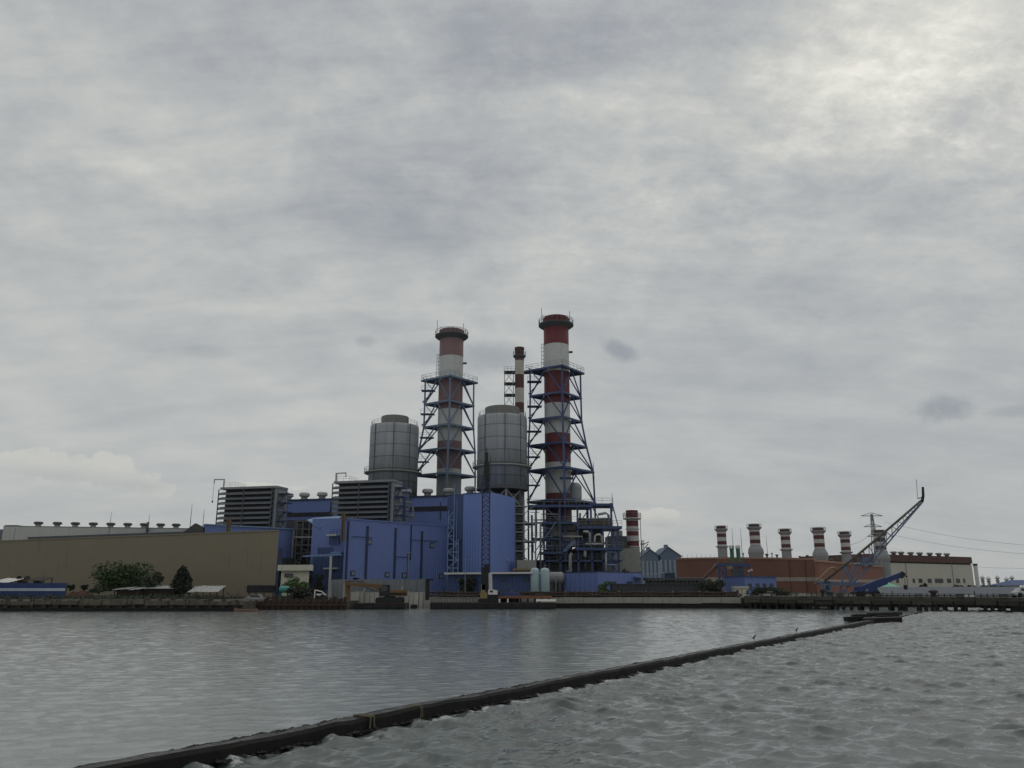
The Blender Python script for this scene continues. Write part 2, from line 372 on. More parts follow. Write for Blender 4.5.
def water_grid(name, side, rows, cols, Y0, Y1, m, label, **kw):
    ta = np.arange(rows)/(rows-1); Ys = .75*(Y0+(Y1-Y0)*ta) + .25*Y0*(Y1/Y0)**ta; t = np.linspace(0, 1, cols)
    b0 = BW0 + BWN*(-.02 if side > 0 else -BW_W+.02)
    edge = b0.x + (Ys - b0.y)*BWD.x/BWD.y
    if side > 0: far = np.maximum(.86*Ys+14, edge+8)
    else: far = np.minimum(-.86*Ys-14, edge-8)
    X = edge[:, None] + (far-edge)[:, None]*t[None, :]; Y = np.repeat(Ys[:, None], cols, 1)
    spx = np.abs((far-edge)/(cols-1))[:, None]; spy = np.gradient(Ys)[:, None]
    z, dx, dy = waves(X, Y, spx, spy, **kw)
    d = np.abs((X-BW0.x)*BWN.x + (Y-BW0.y)*BWN.y + (0 if side > 0 else BW_W))
    k = np.clip(d/.5, 0, 1)
    X = X + dx*k; Y = Y + dy*k
    if side > 0: z = z*(1+.25*np.exp(-d/1.0))
    v = np.stack([X, Y, z], -1).reshape(-1, 3).astype(np.float32)
    i = np.arange((rows-1)*cols).reshape(rows-1, cols)[:, :-1].ravel()
    f = np.stack([i, i+1, i+cols+1, i+cols], -1) if side > 0 else np.stack([i+1, i, i+cols, i+cols+1], -1)
    me = bpy.data.meshes.new(name); me.vertices.add(len(v)); me.vertices.foreach_set('co', v.ravel())
    me.loops.add(f.size); me.loops.foreach_set('vertex_index', f.ravel().astype(np.int32))
    me.polygons.add(len(f)); me.polygons.foreach_set('loop_start', (np.arange(len(f))*4).astype(np.int32))
    me.polygons.foreach_set('use_smooth', np.ones(len(f), bool))
    at = me.attributes.new('wall_dist', 'FLOAT', 'POINT'); at.data.foreach_set('value', d.ravel().astype(np.float32))
    me.materials.append(m); me.update(calc_edges=True)
    o = bpy.data.objects.new(name, me); COL.objects.link(o); o['kind'] = 'structure'; o['label'] = label
    return o
water_grid('sea_water', 1, 1350, 640, 5.5, 150, water_mat('choppy_water', (.105,.123,.119), 12.0, .16, True), 'choppy grey sea on the near side of the breakwater',
           lam0=.18, lam1=1.35, n=90, steep=.052, mean=math.radians(-98), spread=.6, chop=.85, gust0=.15, gust1=3.3)
water_grid('basin_water', -1, 1400, 480, 5.5, 150, water_mat('calm_water', (.225,.25,.248), 7.0, .4, False), 'calm grey water in the basin behind the breakwater',
           lam0=.24, lam1=1.1, n=56, steep=.020, mean=math.radians(-80), spread=.5, chop=.6)

# ------------------------------------------------------------------ breakwater: long low wall, wet dark face, crust of mussels on the top
bw = thing('breakwater', 'long low wet concrete breakwater crossing the water from bottom left to the pier', 'breakwater', (BW0.x, BW0.y, 0))
def bp_(s, off, z): return Vector((BW0.x + BWD.x*s + BWN.x*off, BW0.y + BWD.y*s + BWN.y*off, z))
S0, S1 = -14.0, (Vector((q2.x, q2.y)) - BW0).length + 12.5
mb = MB(); n = 150; vs = []; fs = []
prof = [(0, -.8), (.015, .24), (-.03, .31), (-.09, BW_H), (-.4, BW_H+.015), (-BW_W+.16, BW_H-.01), (-BW_W+.03, .25), (-BW_W, -.8)]
for i in range(n+1):
    s = S0 + (S1-S0)*i/n
    for (o, z) in prof:
        jit = mnoise.noise(Vector((s*1.7, o*3, z*3)))*.045 + mnoise.noise(Vector((s*.25, 4, 1)))*.04
        vs.append(bp_(s, o + (jit*.6 if z > .1 else 0), z + (jit if z > .1 else 0)))
k = len(prof)
for i in range(n):
    for j in range(k-1): fs.append((i*k+j, (i+1)*k+j, (i+1)*k+j+1, i*k+j+1))
fs += [tuple(range(k)), tuple(n*k+j for j in range(k))[::-1]]
mb.add(vs, fs)
for q in range(len(mb.m)): mb.m[q] = 1 if (q % (k-1)) in (2, 3, 4) and q < n*(k-1) else 0
mb.build('wall', [M['concrete_wet'], M['walltop']], bw)
mb = MB()      # crust of mussels and rubble along the basin-side edge and tide line
for i in range(5200):
    s = S0 + (S1-S0)*R.random()**1.6
    dens = mnoise.noise(Vector((s*.22, 7, 2)))
    if R.random() < .72:
        if dens < -.30: continue
        off = -BW_W + .04 + abs(R.gauss(0, .2)); z = BW_H - .02
        if off > -.15: continue
    else: off, z = R.uniform(-.02, .05), R.uniform(0, .08)
    c = bp_(s, off, z); r = R.uniform(.03, .13) * (1.0 if R.random() < .9 else 1.5)
    ring = [c + Vector((math.cos(a)*r*R.uniform(.7,1.3), math.sin(a)*r*R.uniform(.7,1.3), -.02)) for a in [0, 1.26, 2.51, 3.77, 5.03]]
    mb.add(ring + [c + Vector((R.uniform(-.3,.3)*r, R.uniform(-.3,.3)*r, r*R.uniform(.08,.24)))], [(0,1,5),(1,2,5),(2,3,5),(3,4,5),(4,0,5)])
o = mb.build('mussel_crust', M['concrete_wet'], bw); o['kind'] = 'stuff'
# wider timber and concrete head at the far end
def V0(v, z, dy=0): return Vector((v.x, v.y+dy, z))
hd = thing('mole_end', 'dark broad block of timber and concrete at the far end of the breakwater', 'breakwater head', (P(880, 618, 75).x, 75, 0))

def hp(px, Y, z): p = P(px, 618, Y); return Vector((p.x, Y, z))
mb = MB(); mb.hexa([hp(862,71,-.8), hp(902,72.5,-.8), hp(902,78,-.8), hp(868,77,-.8), hp(862,71,.40), hp(902,72.5,.46), hp(902,78,.52), hp(868,77,.45)]); mb.build('base_block', M['concrete_wet'], hd)
for (xa, xb, Ya, z0, z1) in [(848, 872, 73.2, .05, .52), (856, 898, 75.2, .40, .66), (872, 903, 77.2, .42, .74), (880, 900, 73.4, .40, .60)]:
    mb = MB(); a, b = hp(xa, Ya, 0), hp(xb, Ya+.8, 0)
    mb.hexa([V0(a,z0), V0(b,z0), V0(b,z0,1.0), V0(a,z0,1.0), V0(a,z1-.05), V0(b,z1), V0(b,z1-.04,1.0), V0(a,z1-.08,1.0)])
    mb.build('beam', M['concrete_wet'] if xa != 872 else M['timber'], hd)
for (px, py, w, lab, gap) in [(366, 724, .05, 'pale yellow mooring rope looped over the near part of the breakwater', .06), (403, 712, .035, 'short faded rope over the breakwater just beyond the yellow rope loop', .03)]:
    g = G(px, py+7); s = (Vector((g.x, g.y)) - BW0).dot(BWD)
    mb = MB()
    for ds in (-gap, gap):
        mb.tube([bp_(s+ds*1.4, -.42, BW_H+.03), bp_(s+ds, -.3, BW_H+.04), bp_(s+ds, -.1, BW_H+.04), bp_(s+ds*.8, .045, .3), bp_(s+ds*1.2, .05, .08)], w/2, 6)
    tag(mb.build('mooring_rope', M['rope'], None), lab, 'rope')
for (px, py, lab) in [(722, 640, 'small dark bird perched nearer along the breakwater'), (779, 632, 'small dark bird perched farther along the breakwater')]:
    g = G(px, py+5); s = (Vector((g.x, g.y)) - BW0).dot(BWD); c = bp_(s, -.6, BW_H+.01)
    mb = MB(); mb.smooth = True; bs = .55
    mb.tube([c+Vector((-.2,0,.20)), c+Vector((-.08,0,.22)), c+Vector((.04,0,.30)), c+Vector((.10,0,.42)), c+Vector((.13,0,.50)), c+Vector((.20,0,.53)), c+Vector((.27,0,.52))], [.015,.06,.085,.06,.04,.045,.008], 8)
    mb.tube([c+Vector((0,.02,.24)), c+Vector((.01,.02,0))], .012, 5); mb.tube([c+Vector((.02,-.03,.24)), c+Vector((.03,-.03,0))], .012, 5)
    mb.v = [c+(v-c)*bs for v in mb.v]; tag(mb.build('bird', M['bird'], None), lab, 'bird', 'birds on the breakwater')

# ------------------------------------------------------------------ ground
ZL = 1.45
mb = MB(); mb.add([(-3000,128,ZL),(3000,128,ZL),(3000,6000,ZL),(-3000,6000,ZL)], [(0,1,2,3)])
mb.add([(-3000,128,-2),(3000,128,-2)], []); mb.f.append([0,4,5,1]); mb.m.append(0); mb.sm.append(False)
structure(mb, 'ground', M['soil'])
# ------------------------------------------------------------------ generic builders
class Fac:
    """a vertical facade plane through two measured ground points; n points to the viewer"""
    def __init__(s, pxa, pya, Ya, pxb, pyb, Yb):
        a = P(pxa, pya, Ya); b = P(pxb, pyb, Yb)
        s.a = Vector((a.x, a.y, 0)); s.b = Vector((b.x, b.y, 0)); s.u = (s.b-s.a).normalized(); s.L = (s.b-s.a).length
        s.n = Vector((s.u.y, -s.u.x, 0))
    def bk(s, rad=True):   # direction out of the facade towards the viewer; rad: skewed so that the right-hand end wall turns away
        if not rad: return s.n
        v = -Vector((s.b.x, s.b.y, 0)).normalized(); return (v + s.u*.04).normalized()
    def at(s, px, py, off=0.0):
        d = ray(px, py); q = s.a + s.n*off; t = (q-CAM).dot(s.n)/d.dot(s.n); return CAM + d*t
    def box(s, mb, x0, x1, y0, y1, o0=-.05, o1=.06):
        """box on the facade covering a pixel rectangle; y0 is the upper edge"""
        p = s.at((x0+x1)/2, (y0+y1)/2); c0 = s.at(x0, (y0+y1)/2); c1 = s.at(x1, (y0+y1)/2)
        z1 = s.at((x0+x1)/2, y0).z; z0 = s.at((x0+x1)/2, y1).z
        q = [c0+s.n*o1, c1+s.n*o1, c1+s.n*o0, c0+s.n*o0]
        return mb.hexa([Vector((v.x,v.y,z0)) for v in q] + [Vector((v.x,v.y,z1)) for v in q])
    def body(s, mb, depth, z0, za, zb=None, back=None, rad=False):
        zb = za if zb is None else zb; a2 = s.a - s.bk(rad)*depth; b2 = s.b - s.bk(rad)*depth; bk = back or 0
        return mb.hexa([Vector((v.x,v.y,z0)) for v in (s.a, s.b, b2, a2)] + [Vector((s.a.x,s.a.y,za)), Vector((s.b.x,s.b.y,zb)), Vector((b2.x,b2.y,zb+bk)), Vector((a2.x,a2.y,za+bk))])
def base(v, z=None): return Vector((v.x, v.y, ZL if z is None else z))
def pbox(mb, x0, x1, y0, y1, Y, depth):
    ym = (y0+y1)/2; a = P(x0, ym, Y); b = P(x1, ym, Y); return mb.box(a.x, b.x, Y, Y+depth, P(x0, y1, Y).z, P(x0, y0, Y).z)
def foliage(mb, c, rx, ry, rz, n, leaf, seed, lobes=9, egg=False):
    r = random.Random(seed); L = []
    if egg:      # dense egg-shaped crown, widest low down
        for i in range(lobes):
            h = i/(lobes-1); a = i*2.4; w = .55*(1-h)**.7*(.4+.6*min(1, h*4+.5)); L.append((Vector((math.cos(a)*w, math.sin(a)*w, -.62+1.2*h)), .42-.2*h))
    for i in range(0 if egg else lobes):
        a = r.random()*2*PI; e = r.random()
        L.append((Vector((math.cos(a)*.62*r.random()**.5, math.sin(a)*.62*r.random()**.5, (-.62 if i % 3 == 0 else -.45)+1.08*e*r.uniform(.5,1)*(i % 3 > 0))), r.uniform(.28, .50)))
    for i in range(n):
        lc, lr = L[r.randrange(lobes)]
        d = Vector((r.gauss(0,1), r.gauss(0,1), r.gauss(0,1))).normalized() * (lr * r.uniform(.55, 1.05)) + lc
        if d.z < -.86: continue
        p = Vector(c) + Vector((d.x*rx, d.y*ry, d.z*rz)); s = leaf*r.uniform(.5, 1.35)
        a = Vector((r.gauss(0,1), r.gauss(0,1), r.gauss(0,.6))).normalized(); b = a.cross(Vector((r.gauss(0,1), r.gauss(0,1), r.gauss(0,1)))).normalized()
        mb.add([p-a*s, p-b*s*.45, p+a*s, p+b*s*.45], [(0,1,2,3)])
def tree(name, label, cat, px, Y, pyt, pyb, wpx, m, seed, n=1500, leaf=.22, lobes=9, group=None, trunk=True, depth=None, egg=False):
    zt = P(px, pyt, Y).z; c0 = P(px, pyb, Y); zb = max(ZL, c0.z) if c0.z > ZL-.8 else c0.z
    w = wpx/F*Y/2; h = zt - zb
    t = thing(name, label, cat, (c0.x, Y, zb), group)
    mb = MB(); foliage(mb, (c0.x, Y, zb+h*.47), w*1.1, depth or w, h*.62, n, leaf, seed, lobes, egg); mb.build('crown', m, t, fix=False)
    if trunk:
        r = random.Random(seed+1); mb = MB()
        mb.tube([(c0.x, Y, zb-.3), (c0.x+.06*w, Y, zb+h*.25), (c0.x-.02*w, Y, zb+h*.6)], [.16, .12, .05], 7)
        for i in range(5):
            a = r.random()*2*PI; mb.tube([(c0.x, Y, zb+h*.2), (c0.x+math.cos(a)*w*.5, Y+math.sin(a)*w*.5, zb+h*.6)], [.07, .025], 5)
        mb.build('trunk', M['bark'], t)
    return t
def railing(mb, pts, h=1.1, w=.05, closed=False, step=2.0):
    pts = [Vector(p) for p in pts]; seg = list(zip(pts, pts[1:])) + ([(pts[-1], pts[0])] if closed else [])
    for a, b in seg:
        k = max(1, int((b-a).length/step))
        for i in range(k+1):
            p = a + (b-a)*i/k; mb.bar(p, p+Vector((0,0,h)), w)
        for z in (h, h*.55): mb.bar(a+Vector((0,0,z)), b+Vector((0,0,z)), w)
def ring_pts(c, r, z, n=20): return [Vector((c[0]+r*math.cos(2*PI*i/n), c[1]+r*math.sin(2*PI*i/n), z)) for i in range(n)]
def vent_proto(x, y, z, r, h, m1, m2, group, label):
    t = thing('roof_vent', label, 'roof vent', (x, y, z), group)
    mb = MB(); mb.smooth = False; mb.lathe((x, y), [(r*.75, z-.2), (r*.62, z+h*.42), (r*.55, z+h*.5)], 14); mb.build('throat', m1, t)
    mb = MB(); mb.lathe((x, y), [(r*.6, z+h*.45), (r*1.02, z+h*.62), (r*1.02, z+h*.86), (r*.8, z+h), ], 14); mb.build('hood', m2, t)
    return t

# ------------------------------------------------------------------ left bank
def wall_strip(name, label, cat, x0, x1, Y, ztop, m, depth=2.5, cap=None, ribs=0, ribm=None, zb=-1.0):
    xa = P(x0, 605, Y).x; xb = P(x1, 605, Y).x
    t = thing(name, label, cat, ((xa+xb)/2, Y, 0))
    mb = MB(); n = max(2, int((xb-xa)/3)); vs = []; fs = []
    for i in range(n+1):
        x = xa + (xb-xa)*i/n; j = .10*mnoise.noise(Vector((x*.3, Y, 1)))
        vs += [(x, Y+j, zb), (x, Y+j*1.5+.1, ztop+j*.6), (x, Y+depth, ztop+j*.6), (x, Y+depth, zb)]
    for i in range(n):
        for k in range(3): fs.append((i*4+k, (i+1)*4+k, (i+1)*4+k+1, i*4+k+1))
    fs += [(3,2,1,0), (n*4, n*4+1, n*4+2, n*4+3)]
    mb.add(vs, fs); mb.build('wall', m, t)
    if cap:
        mb = MB(); mb.box(xa, xb, Y-.15, Y+.7, ztop-.06, ztop+.28); mb.build('coping', cap, t)
    for i in range(ribs):
        x = xa + (xb-xa)*(i+.5)/ribs; mb = MB(); mb.box(x-.22, x+.22, Y-.4, Y+.15, zb, ztop+.1+.35*R.random()); mb.build('buttress', ribm or m, t)
    return t
wall_strip('quay_wall', 'old stained concrete bank wall with posts, on the far left shore', 'quay wall', -190, 243, 106.5, 1.25, M['concrete_dark'], 22.5, None, 34, M['concrete_dark'])
# rough cap beam and ledge on that wall
t = COL.objects['quay_wall']; xa, xb = P(-190, 600, 106).x, P(243, 600, 106).x
mb = MB()
x = xa
while x < xb:
    l = R.uniform(2.2, 3.4); l = min(l, xb-x)
    mb.box(x+.05, x+l-.1, 105.95, 106.7, .80+R.uniform(-.08,.05), 1.42+R.uniform(-.22,.12)); x += l
mb.build('cap_beam', mat('stained_cap_concrete', (.13,.115,.085), .9, var=.45, streak=.6, scale=.8, dirt=(.035,.03,.022), dirt_amt=.6, bump=.06), t)
mb = MB(); mb.box(xa, xb, 105.4, 106.7, -1, .42); mb.build('wet_toe', M['concrete_wet'], t)
# blue and white long hut
Y = 126
t = thing('site_hoarding', 'bright blue corrugated hoarding with a white stripe at the far left', 'hoarding', base(P(20, 590, Y)))
z0 = ZL; zt = zof(583, Y); xa, xb = P(-40, 588, Y).x, P(65.5, 588, Y).x
mb = MB(); n = 90
for i in range(n): mb.box(xa+(xb-xa)*i/n, xa+(xb-xa)*(i+1)/n-.03, Y+(.05 if i % 2 else 0), Y+.12, z0-.3, zt+R.uniform(-.02,.03))
mb.build('sheets', M['bright_blue'], t)
mb = MB(); mb.box(xa, xb, Y-.06, Y-.012, zof(591, Y), zof(588.2, Y)); mb.build('stripe', mat('pale_stripe', (.40,.46,.55), .6), t)
for i in range(8): mb = MB(); mb.bar((xa+(xb-xa)*i/7, Y+.3, z0-.4), (xa+(xb-xa)*i/7, Y+.3, zt), .1); mb.build('back_post', M['timber'], t)
# little roofs and sheds
def lean_roof(name, label, x0, x1, yt, yb, Y, depth, m, postm=M['timber'], walls=None):
    a = P(x0, yt, Y+depth); b = P(x1, yt, Y+depth); z1 = a.z; z0 = P(x0, yb, Y).z; xa, xb = P(x0, yb, Y).x, P(x1, yb, Y).x
    t = thing(name, label, 'shed', ((xa+xb)/2, Y+depth/2, ZL))
    mb = MB(); k = 5
    for i in range(k):
        u, v = xa+(xb-xa)*i/k, xa+(xb-xa)*(i+1)/k; dz = R.uniform(-.06, .06)
        mb.slab([(u, Y-.3, z0+dz), (v-.03, Y-.3, z0+dz), (v-.03, Y+depth, z1+dz), (u, Y+depth, z1+dz)], (0,0,.05))
    mb.build('roof', m, t)
    for px in (xa+.3, (xa+xb)/2, xb-.3):
        for (y, z) in ((Y, z0), (Y+depth-.2, z1)):
            mb = MB(); mb.bar((px, y, ZL-.3), (px, y, z), .12); mb.build('post', postm, t)
    if walls: mb = MB(); mb.box(xa+.4, xb-.4, Y+.4, Y+depth-.4, ZL-.2, min(z0, z1)-.05); mb.build('wall', walls, t)
    return t
lean_roof('shed', 'low shack with a pale zinc roof between the bushes and the round dark tree', 128, 176, 586, 588.6, 127, 4, M['zinc'], walls=M['timber'])
lean_roof('shed', 'ramshackle brown shelter with a lower zinc roof in front of the wide bush', 113, 140, 587.2, 589.6, 125.5, 3, M['zinc'], walls=M['rust'])
lean_roof('shed', 'sloping pale zinc sheet roof right of the round dark tree', 188, 219, 586.0, 592, 126, 3, M['zinc'])
lean_roof('shed', 'white sheet roof poking over the blue hoarding at the left edge', -8, 10, 578.5, 582.5, 133, 4, M['white'])
t = lean_roof('shed', 'dark sloping roof behind the middle of the blue hoarding', 24, 44, 577.5, 581, 134, 3, M['timber'])
t = thing('brick_heap', 'low reddish earth and brick heap right of the blue hoarding', 'heap', base(P(80, 588, 128)))
mb = MB(); c = P(80, 590, 128); n = 22; vs = [(c.x+ (i/n-.5)*5.2, 128+dy, ZL-.2 + (0 if dy in (-1.4,1.6) else (1.05+.35*mnoise.noise(Vector((i*.5, dy, 0))))*math.sin(PI*(.08+.84*i/n)))) for i in range(n+1) for dy in (-1.4, -.4, .5, 1.6)]
mb.add(vs, [(i*4+j, (i+1)*4+j, (i+1)*4+j+1, i*4+j+1) for i in range(n) for j in range(3)]); mb.build('rubble', mat('brick_earth', (.085,.040,.026), .95, var=.5, scale=2, bump=.1), t)
tree('bush', 'wide green bush in front of the beige warehouse', 'bush', 127, 130, 562, 589, 66, M['leaf'], 3, 7500, .24, 26, depth=3.2)
tree('bush', 'small ragged bush joined to the right of the wide green bush', 'bush', 152, 129, 569, 589, 20, M['leaf_mid'], 5, 900, .24, 6)
tree('tree', 'round very dark tree standing alone before the beige warehouse', 'tree', 181, 128, 564.5, 592, 24, M['leaf_dark'], 8, 4200, .22, 22, egg=True)
for px, yt, w, lab in [(5, 575.5, 13, 'flat-topped dark little tree at the far left edge'), (22, 574.5, 13, 'flat-topped dark little tree behind the blue hoarding, second from the left'), (38, 577, 10, 'lower dark bush behind the blue hoarding, right of the two flat-topped trees'),
                       (70, 583.5, 7, 'tiny dark shrub just right of the blue hoarding'), (84, 583, 8, 'tiny dark shrub on the reddish heap')]:
    tree('tree', lab, 'tree', px, 137 if px < 50 else 131, yt, 589, w, M['leaf_dark'], px, 360, .22, 5, group='small trees and shrubs along the left bank')
tree('bush', 'low weedy green clump left of the ramshackle brown shelter', 'bush', 99, 126, 586, 592, 18, M['leaf_mid'], 33, 500, .2, 6)
# beige warehouse
fc = Fac(-40, 560, 165, 277, 560, 135); fz = zof(531.2, 135, 277); fz0 = fc.at(0, 540).z
t = thing('warehouse', 'big windowless beige warehouse on the left shore', 'warehouse', base((fc.a+fc.b)/2))
mb = MB(); fc.body(mb, 34, ZL-.3, fz0-.35, fz, rad=True); mb.build('wall', M['tan'], t)
mb = MB(); za = fz0-.35
q = [fc.a+fc.n*.12, fc.b+fc.n*.12+fc.u*.12, fc.b-fc.bk()*34, fc.a-fc.bk()*34]
mb.hexa([Vector((q[0].x,q[0].y,za+.004)), Vector((q[1].x,q[1].y,fz+.004)), Vector((q[2].x,q[2].y,fz+.004)), Vector((q[3].x,q[3].y,za+.004))] + [Vector((q[0].x,q[0].y,za+.22)), Vector((q[1].x,q[1].y,fz+.22)), Vector((q[2].x,q[2].y,fz+.22)), Vector((q[3].x,q[3].y,za+.22))]); mb.build('roof_trim', M['tan'], t)
mb = MB(); fc.box(mb, 247, 275, 585.2, 592.5, -.3, .05); mb.build('loading_bay', M['band_dark'], t)
mb = MB(); fc.box(mb, 277.1, 279, 548, 592, -.6, .03); mb.build('downpipe', M['seam'], t)
# long low roof with a dark edge, behind the warehouse
fc = Fac(28, 536, 172, 197, 530, 168); t = thing('long_shed', 'long low shed with a dark blue-grey roof edge showing just above the beige warehouse', 'shed', base((fc.a+fc.b)/2))
mb = MB(); fc.body(mb, 8, ZL, fc.at(30, 537).z, fc.at(197, 531).z, back=.4); mb.build('roof', mat('slate_roof', (.07,.08,.10), .7), t)
# long white factory hall with vents
fc = Fac(3, 530, 186, 230, 532, 196); zt = fc.at(3, 526.7).z
t = thing('factory_hall', 'long pale factory hall with a row of roof vents behind the beige warehouse', 'factory', base((fc.a+fc.b)/2))
mb = MB(); fc.body(mb, 40, ZL, zt); mb.build('wall', M['offwhite'], t)
mb = MB(); fc.body(mb, 39, zt+.003, zt+.25); mb.build('roof', M['grey'], t)
mb = MB(); fc.box(mb, 14, 14.5, 527.5, 545, -.1, .05); mb.build('downpipe', M['grey'], t)
fc2 = Fac(-40, 530, 190, 2.6, 530, 190); mb = MB(); fc2.body(mb, 30, ZL, fc2.at(0, 529.3).z); tag(mb.build('side_building', mat('blue_grey_cladding', (.13,.15,.18), .7), None), 'darker grey building cut off by the left edge beside the pale factory hall', 'building')
v0 = None; lab = 'dark mushroom vent on the roof of the long pale factory hall'
for i, px in enumerate([38, 57, 75, 93, 110.5, 127.5, 144, 160.5, 176]):
    p = fc.at(px, 527, -3); z = zt+.2
    if v0 is None: o = v0 = vent_proto(p.x, p.y, z, .98, 1.25, M['louvre_end'], M['grey_dark'], 'vents on the pale factory hall', lab)
    else: o = copy_tree(v0); o.location = (p.x, p.y, z)
p = fc.at(10, 527, -3); mb = MB(); mb.box(p.x-1.2, p.x+1.6, p.y, p.y+3, zt+.2, zt+.6); tag(mb.build('roof_hatch', M['grey_dark'], None), 'flat dark hatch box at the left end of the pale factory roof', 'roof hatch')
p = fc.at(147.2, 530, 1); t = thing('flue', 'dark upright flue pipe near the right end of the pale factory hall', 'chimney', (p.x, p.y, ZL))
mb = MB(); mb.lathe((p.x, p.y), [(.27, ZL), (.27, zof(523, p.y)-.1)], 12); mb.build('pipe', M['grey_dark'], t); mb = MB(); mb.lathe((p.x, p.y), [(.36, zof(523, p.y)-.2), (.30, zof(522, p.y))], 12); mb.build('cap', M['grey'], t)
def mast(px, yt, yb, Y, label, r=.05, arms=0):
    p = P(px, yb, Y); zt = zof(yt, Y, px); t = thing('mast', label, 'mast', (p.x, Y, p.z), 'thin lightning masts')
    mb = MB(); mb.tube([(p.x, Y, p.z-1.5), (p.x, Y, p.z+(zt-p.z)*.6), (p.x, Y, zt)], [r*1.4, r, r*.5], 6); mb.build('pole', M['grey_dark'], t)
    mb = MB(); mb.box(p.x-.2, p.x+.2, Y-.2, Y+.2, p.z-1.5, p.z-1.3); mb.build('foot', M['grey_dark'], t)
mast(189.5, 504, 532, 170, 'tall thin mast left of the dark gable of the blue shed', .06); mast(203, 509.5, 524, 160, 'thin mast rising beside the dark gable of the blue shed')
mast(109.5, 512, 529, 188, 'thin mast over the middle of the pale factory hall'); mast(148.6, 514.5, 524, 192, 'thin mast close behind the dark flue pipe')
# blue gable shed behind the warehouse
fc = Fac(203, 530, 146, 293, 530, 160); za, zb = fc.at(203, 524.5).z, fc.at(293, 529.3).z
t = thing('gable_shed', 'blue clad shed with a dark gable end rising behind the beige warehouse', 'shed', base((fc.a+fc.b)/2))
mb = MB(); fc.body(mb, 14, ZL, za, zb, rad=True); mb.build('wall', M['blue'], t)
mb = MB(); r0 = (fc.a - fc.bk()*7); r1 = fc.b - fc.bk()*7; a = fc.a+fc.n*.25; b = fc.b+fc.n*.25; a2 = fc.a-fc.bk()*14.2; b2 = fc.b-fc.bk()*14.2
V = lambda v, z: Vector((v.x, v.y, z))
mb.add([V(a,za-.05), V(b,zb-.05), V(r1,zb+.10), V(r0,za+.35), V(a2,za-.05), V(b2,zb-.05), V(a,za+.15), V(b,zb+.15), V(r1,zb+.30), V(r0,za+.55), V(a2,za+.15), V(b2,zb+.15)],
       [(0,1,7,6),(6,7,8,9),(9,8,11,10),(4,10,11,5),(0,6,9,10,4,3),(1,5,11,8,7,2),(0,3,2,1),(3,4,5,2)]); mb.build('roof', M['blue_roof'], t)
g = Fac(184.5, 530, 157, 203, 530, 145.9); mb = MB(); c0, c1 = g.a, g.b; cm = (c0+c1)/2
zz = g.at(203, 527.5).z; mb.slab([V(c0, ZL), V(c1, ZL), V(c1, zz), V(c0*.45+c1*.55, g.at(197, 522.8).z), V(c0, g.at(185, 531).z)], g.n*-.3); mb.build('gable_end', M['black'], t)
mb = MB(); fc.box(mb, 292.2, 293.6, 529.5, 560, -.1, .08); mb.build('corner_trim', M['offwhite'], t)
mb = MB(); fc.box(mb, 276.5, 293, 558, 592, -.1, .1); mb.build('plinth', M['grey_dark'], t)
def t_post(px, yt, yb, Y, label):
    p = P(px, yb, Y); t = thing('brown_post', label, 'post', (p.x, Y, p.z)); s = Y/F
    zt = zof(yt, Y, px); mb = MB(); 
    for d in (-.95, .95): mb.box(p.x+d*s-s*.55, p.x+d*s+s*.55, Y-.4, Y+.4, p.z, zt-.5)
    mb.build('shaft', M['brown_post'], t); mb = MB(); mb.box(p.x-3.2*s, p.x+3.2*s, Y-.3, Y+.3, zt-1.0, zt-.7); mb.box(p.x-1.1*s, p.x+1.1*s, Y-.42, Y+.42, zt-.5, zt); mb.build('crossarm', M['brown_post'], t)
t_post(228, 518, 534, 142, 'brown twin-leg post with a crossarm behind the top edge of the beige warehouse')
t_post(342.5, 512.5, 541, 137, 'brown twin-leg post with a crossarm on the corner of the front blue hall')

